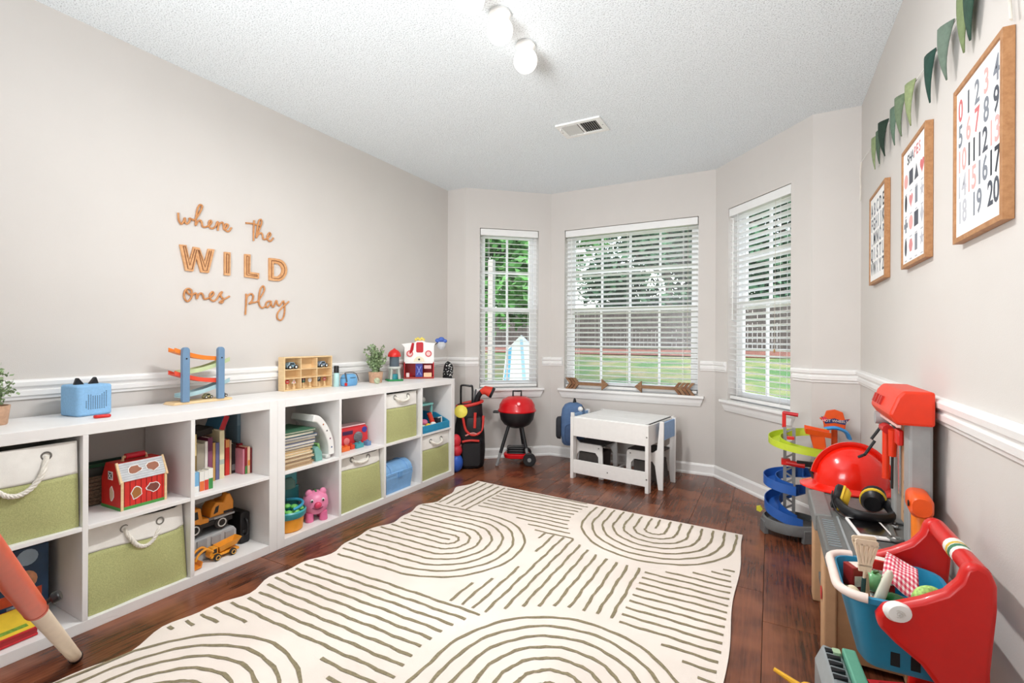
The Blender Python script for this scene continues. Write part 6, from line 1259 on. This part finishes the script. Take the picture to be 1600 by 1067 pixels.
food('toy_egg', 'cream toy egg behind the spatula handle', MB().sph((0, 0, 0), (.019, .019, .024), 16, 10), mat('#f0e0c0', .5), (2.824, -.20, FZ + .026)); food('toy_orange', 'orange toy fruit between the spatula and banana', MB().sph((0, 0, 0), .019, 16, 10), mat('#e8924a', .5, bump=.3), (2.866, -.215, FZ + .02)); food('toy_lime', 'dark green toy sprout at left inside the basket', MB().sph((0, 0, 0), .014, 14, 9), mat('#3f6a3a', .6, var=.3, scale=90), (2.816, -.155, FZ + .016))
c_ = thing('toy_can', 'white toy can lying in the basket', 'play food', (2.878, -.175, FZ + .015), 0, 'play food in the cart', rot=(R(90), 0, R(60))); MB().lathe([(.014, -.02), (.014, .02)], 16).build('can', WHT, c_); MB().lathe([(.0145, -.008), (.0145, .01)], 16).build('can_label', mat('#b9c2c9', .5), c_)
# gingham cloth
def gingham():
    m = bpy.data.materials.new('red_gingham'); m.use_nodes = True; n = m.node_tree; b = n.nodes['Principled BSDF']; b.inputs['Roughness'].default_value = .9; uv = n.nodes.new('ShaderNodeUVMap'); sp = n.nodes.new('ShaderNodeSeparateXYZ'); n.links.new(uv.outputs[0], sp.inputs[0]); outs = []
    for k in (0, 1):
        a = n.nodes.new('ShaderNodeMath'); a.operation = 'MULTIPLY'; a.inputs[1].default_value = 9; f = n.nodes.new('ShaderNodeMath'); f.operation = 'FRACT'; g = n.nodes.new('ShaderNodeMath'); g.operation = 'GREATER_THAN'; g.inputs[1].default_value = .5
        n.links.new(sp.outputs[k], a.inputs[0]); n.links.new(a.outputs[0], f.inputs[0]); n.links.new(f.outputs[0], g.inputs[0]); outs.append(g)
    ad = n.nodes.new('ShaderNodeMath'); ad.operation = 'ADD'; n.links.new(outs[0].outputs[0], ad.inputs[0]); n.links.new(outs[1].outputs[0], ad.inputs[1]); dv_ = n.nodes.new('ShaderNodeMath'); dv_.operation = 'MULTIPLY'; dv_.inputs[1].default_value = .5; n.links.new(ad.outputs[0], dv_.inputs[0])
    r_ = n.nodes.new('ShaderNodeValToRGB'); r_.color_ramp.interpolation = 'CONSTANT'; e = r_.color_ramp.elements; e[0].color = hexc('#f3e6e4') + (1,); e[1].position = .4; e[1].color = hexc('#e58a97') + (1,); x = e.new(.9); x.color = hexc('#cf3350') + (1,)
    n.links.new(dv_.outputs[0], r_.inputs[0]); n.links.new(r_.outputs[0], b.inputs['Base Color']); return m
A1 = on(1386, 862, 2, .545); B1 = on(1434, 890, 2, .54); C1 = on(1437, 937, 2, .50); D1 = on(1376, 908, 2, .515); N_ = 14; vs = []; uvs = []
for j in range(N_ + 1):
    for i in range(N_ + 1):
        a, b = i / N_, j / N_; p = A1.lerp(B1, a).lerp(D1.lerp(C1, a), b); p.z += .007 * math.sin(a * 7 + b * 3) * math.sin(b * 5) + .012 * math.sin(PI * a) * math.sin(PI * b); vs.append(p); uvs.append((a, b * .9))
me = bpy.data.meshes.new('gingham_cloth'); me.from_pydata([p - A1 for p in vs], [], [(j * (N_ + 1) + i, j * (N_ + 1) + i + 1, (j + 1) * (N_ + 1) + i + 1, (j + 1) * (N_ + 1) + i) for j in range(N_) for i in range(N_)])
ul = me.uv_layers.new(name='UVMap')
for l in me.loops: ul.data[l.index].uv = uvs[l.vertex_index]
o = finish('gingham_cloth', me, gingham(), solid=.0015); o.location = A1; tag(o, 'red and white gingham toy cloth over the play food', 'cloth')
# ---------------------------------------------------------------- toys on the floor before the cart
t = thing('toy_case', 'grey toy tool case with black slots and green side', 'toy case', (2.775, -.16, 0), R(4)); GC = mat('#9aa0a2', .4, var=.05)
MB().prism([(-.0, 0), (.065, 0), (.065, .195), (.02, .205), (.0, .16)], 0, .19, 'y').build('shell', GC, t, smooth=False, bevel=.006); MB().bb((.066, .005, .0), (.1, .185, .21)).build('green_half', mat('#6fb59a', .4, var=.05), t, smooth=False, bevel=.005)
for i in range(5): MB().prism([(.022, .03 + i * .03), (.055, .04 + i * .03), (.055, .047 + i * .03), (.022, .05 + i * .03)], .1965, .2065).build('slot', mat('#14161a', .6), t, smooth=False)
MB().rprism(.02, .024, .005, .199, .2066, 'z', (.05, .165)).build('badge', mat('#b9d6b0', .5), t)
o = fbox('red play food carton under the cart basket', (2.93, -.12, .0755), R(20), (.09, .1, .13), '#c9202c', '#8f1720')
t = thing('yellow_toy_tool', 'yellow plastic toy tool sticking out on the floor', 'toy tool', (2.73, -.19, 0), 0); YT = mat('#f2b62a', .4, var=.04); MB().tube([(.02, 0, 0), (.02, 0, .17)], .012, 10).build('stem', YT, t); MB().tube(spline([(.02, 0, .17), (.015, .01, .19), (-.002, .012, .192), (-.008, .01, .182)], 4), .011, 10).build('hook', YT, t); MB().tube([(-.005, .01, .185), (-.075, .035, .2)], [.009, .005], 8).build('pointer', YT, t)
# ================================================================ pole at the lower left
P0 = CAMP + ray(-8, 872) * .80; P1 = CAMP + ray(55, 952) * 1.07; dirv = (P1 - P0); foot = P1 + dirv * (P1.z / -dirv.z); foot.z = .012
t = thing('telescopic_pole', 'orange and cream telescopic pole with black knob at left corner', 'pole', (foot.x, foot.y, 0)); f0 = Vector((foot.x, foot.y, 0)); dn = dirv.normalized()
MB().tube([P0 - dn * .45 - f0, P1 - f0], .0205, 20).build('orange_sleeve', mat('#e8603c', .4, var=.04), t); MB().tube([P1 - f0, foot - f0], .0172, 20).build('cream_tube', mat('#ead9c2', .45, var=.03), t)
MB().tube([P1 - dn * .002 - f0, P1 + dn * .012 - f0], .0212, 20).build('collar', mat('#d9502f', .4), t); MB().tube([foot + dn * -.03 - f0, foot - f0], .019, 16).build('rubber_foot', BLK, t)
sd = Vector((.3, .75, .35)).normalized(); MB().tube([P1 - dn * .005 - f0, P1 - dn * .005 + sd * .035 - f0], .006, 10).build('knob_stem', BLK, t); MB().tube([P1 - dn * .005 + sd * .03 - f0, P1 - dn * .005 + sd * .046 - f0], .017, 16, flat=.7).build('knob', BLK, t, bevel=.003)
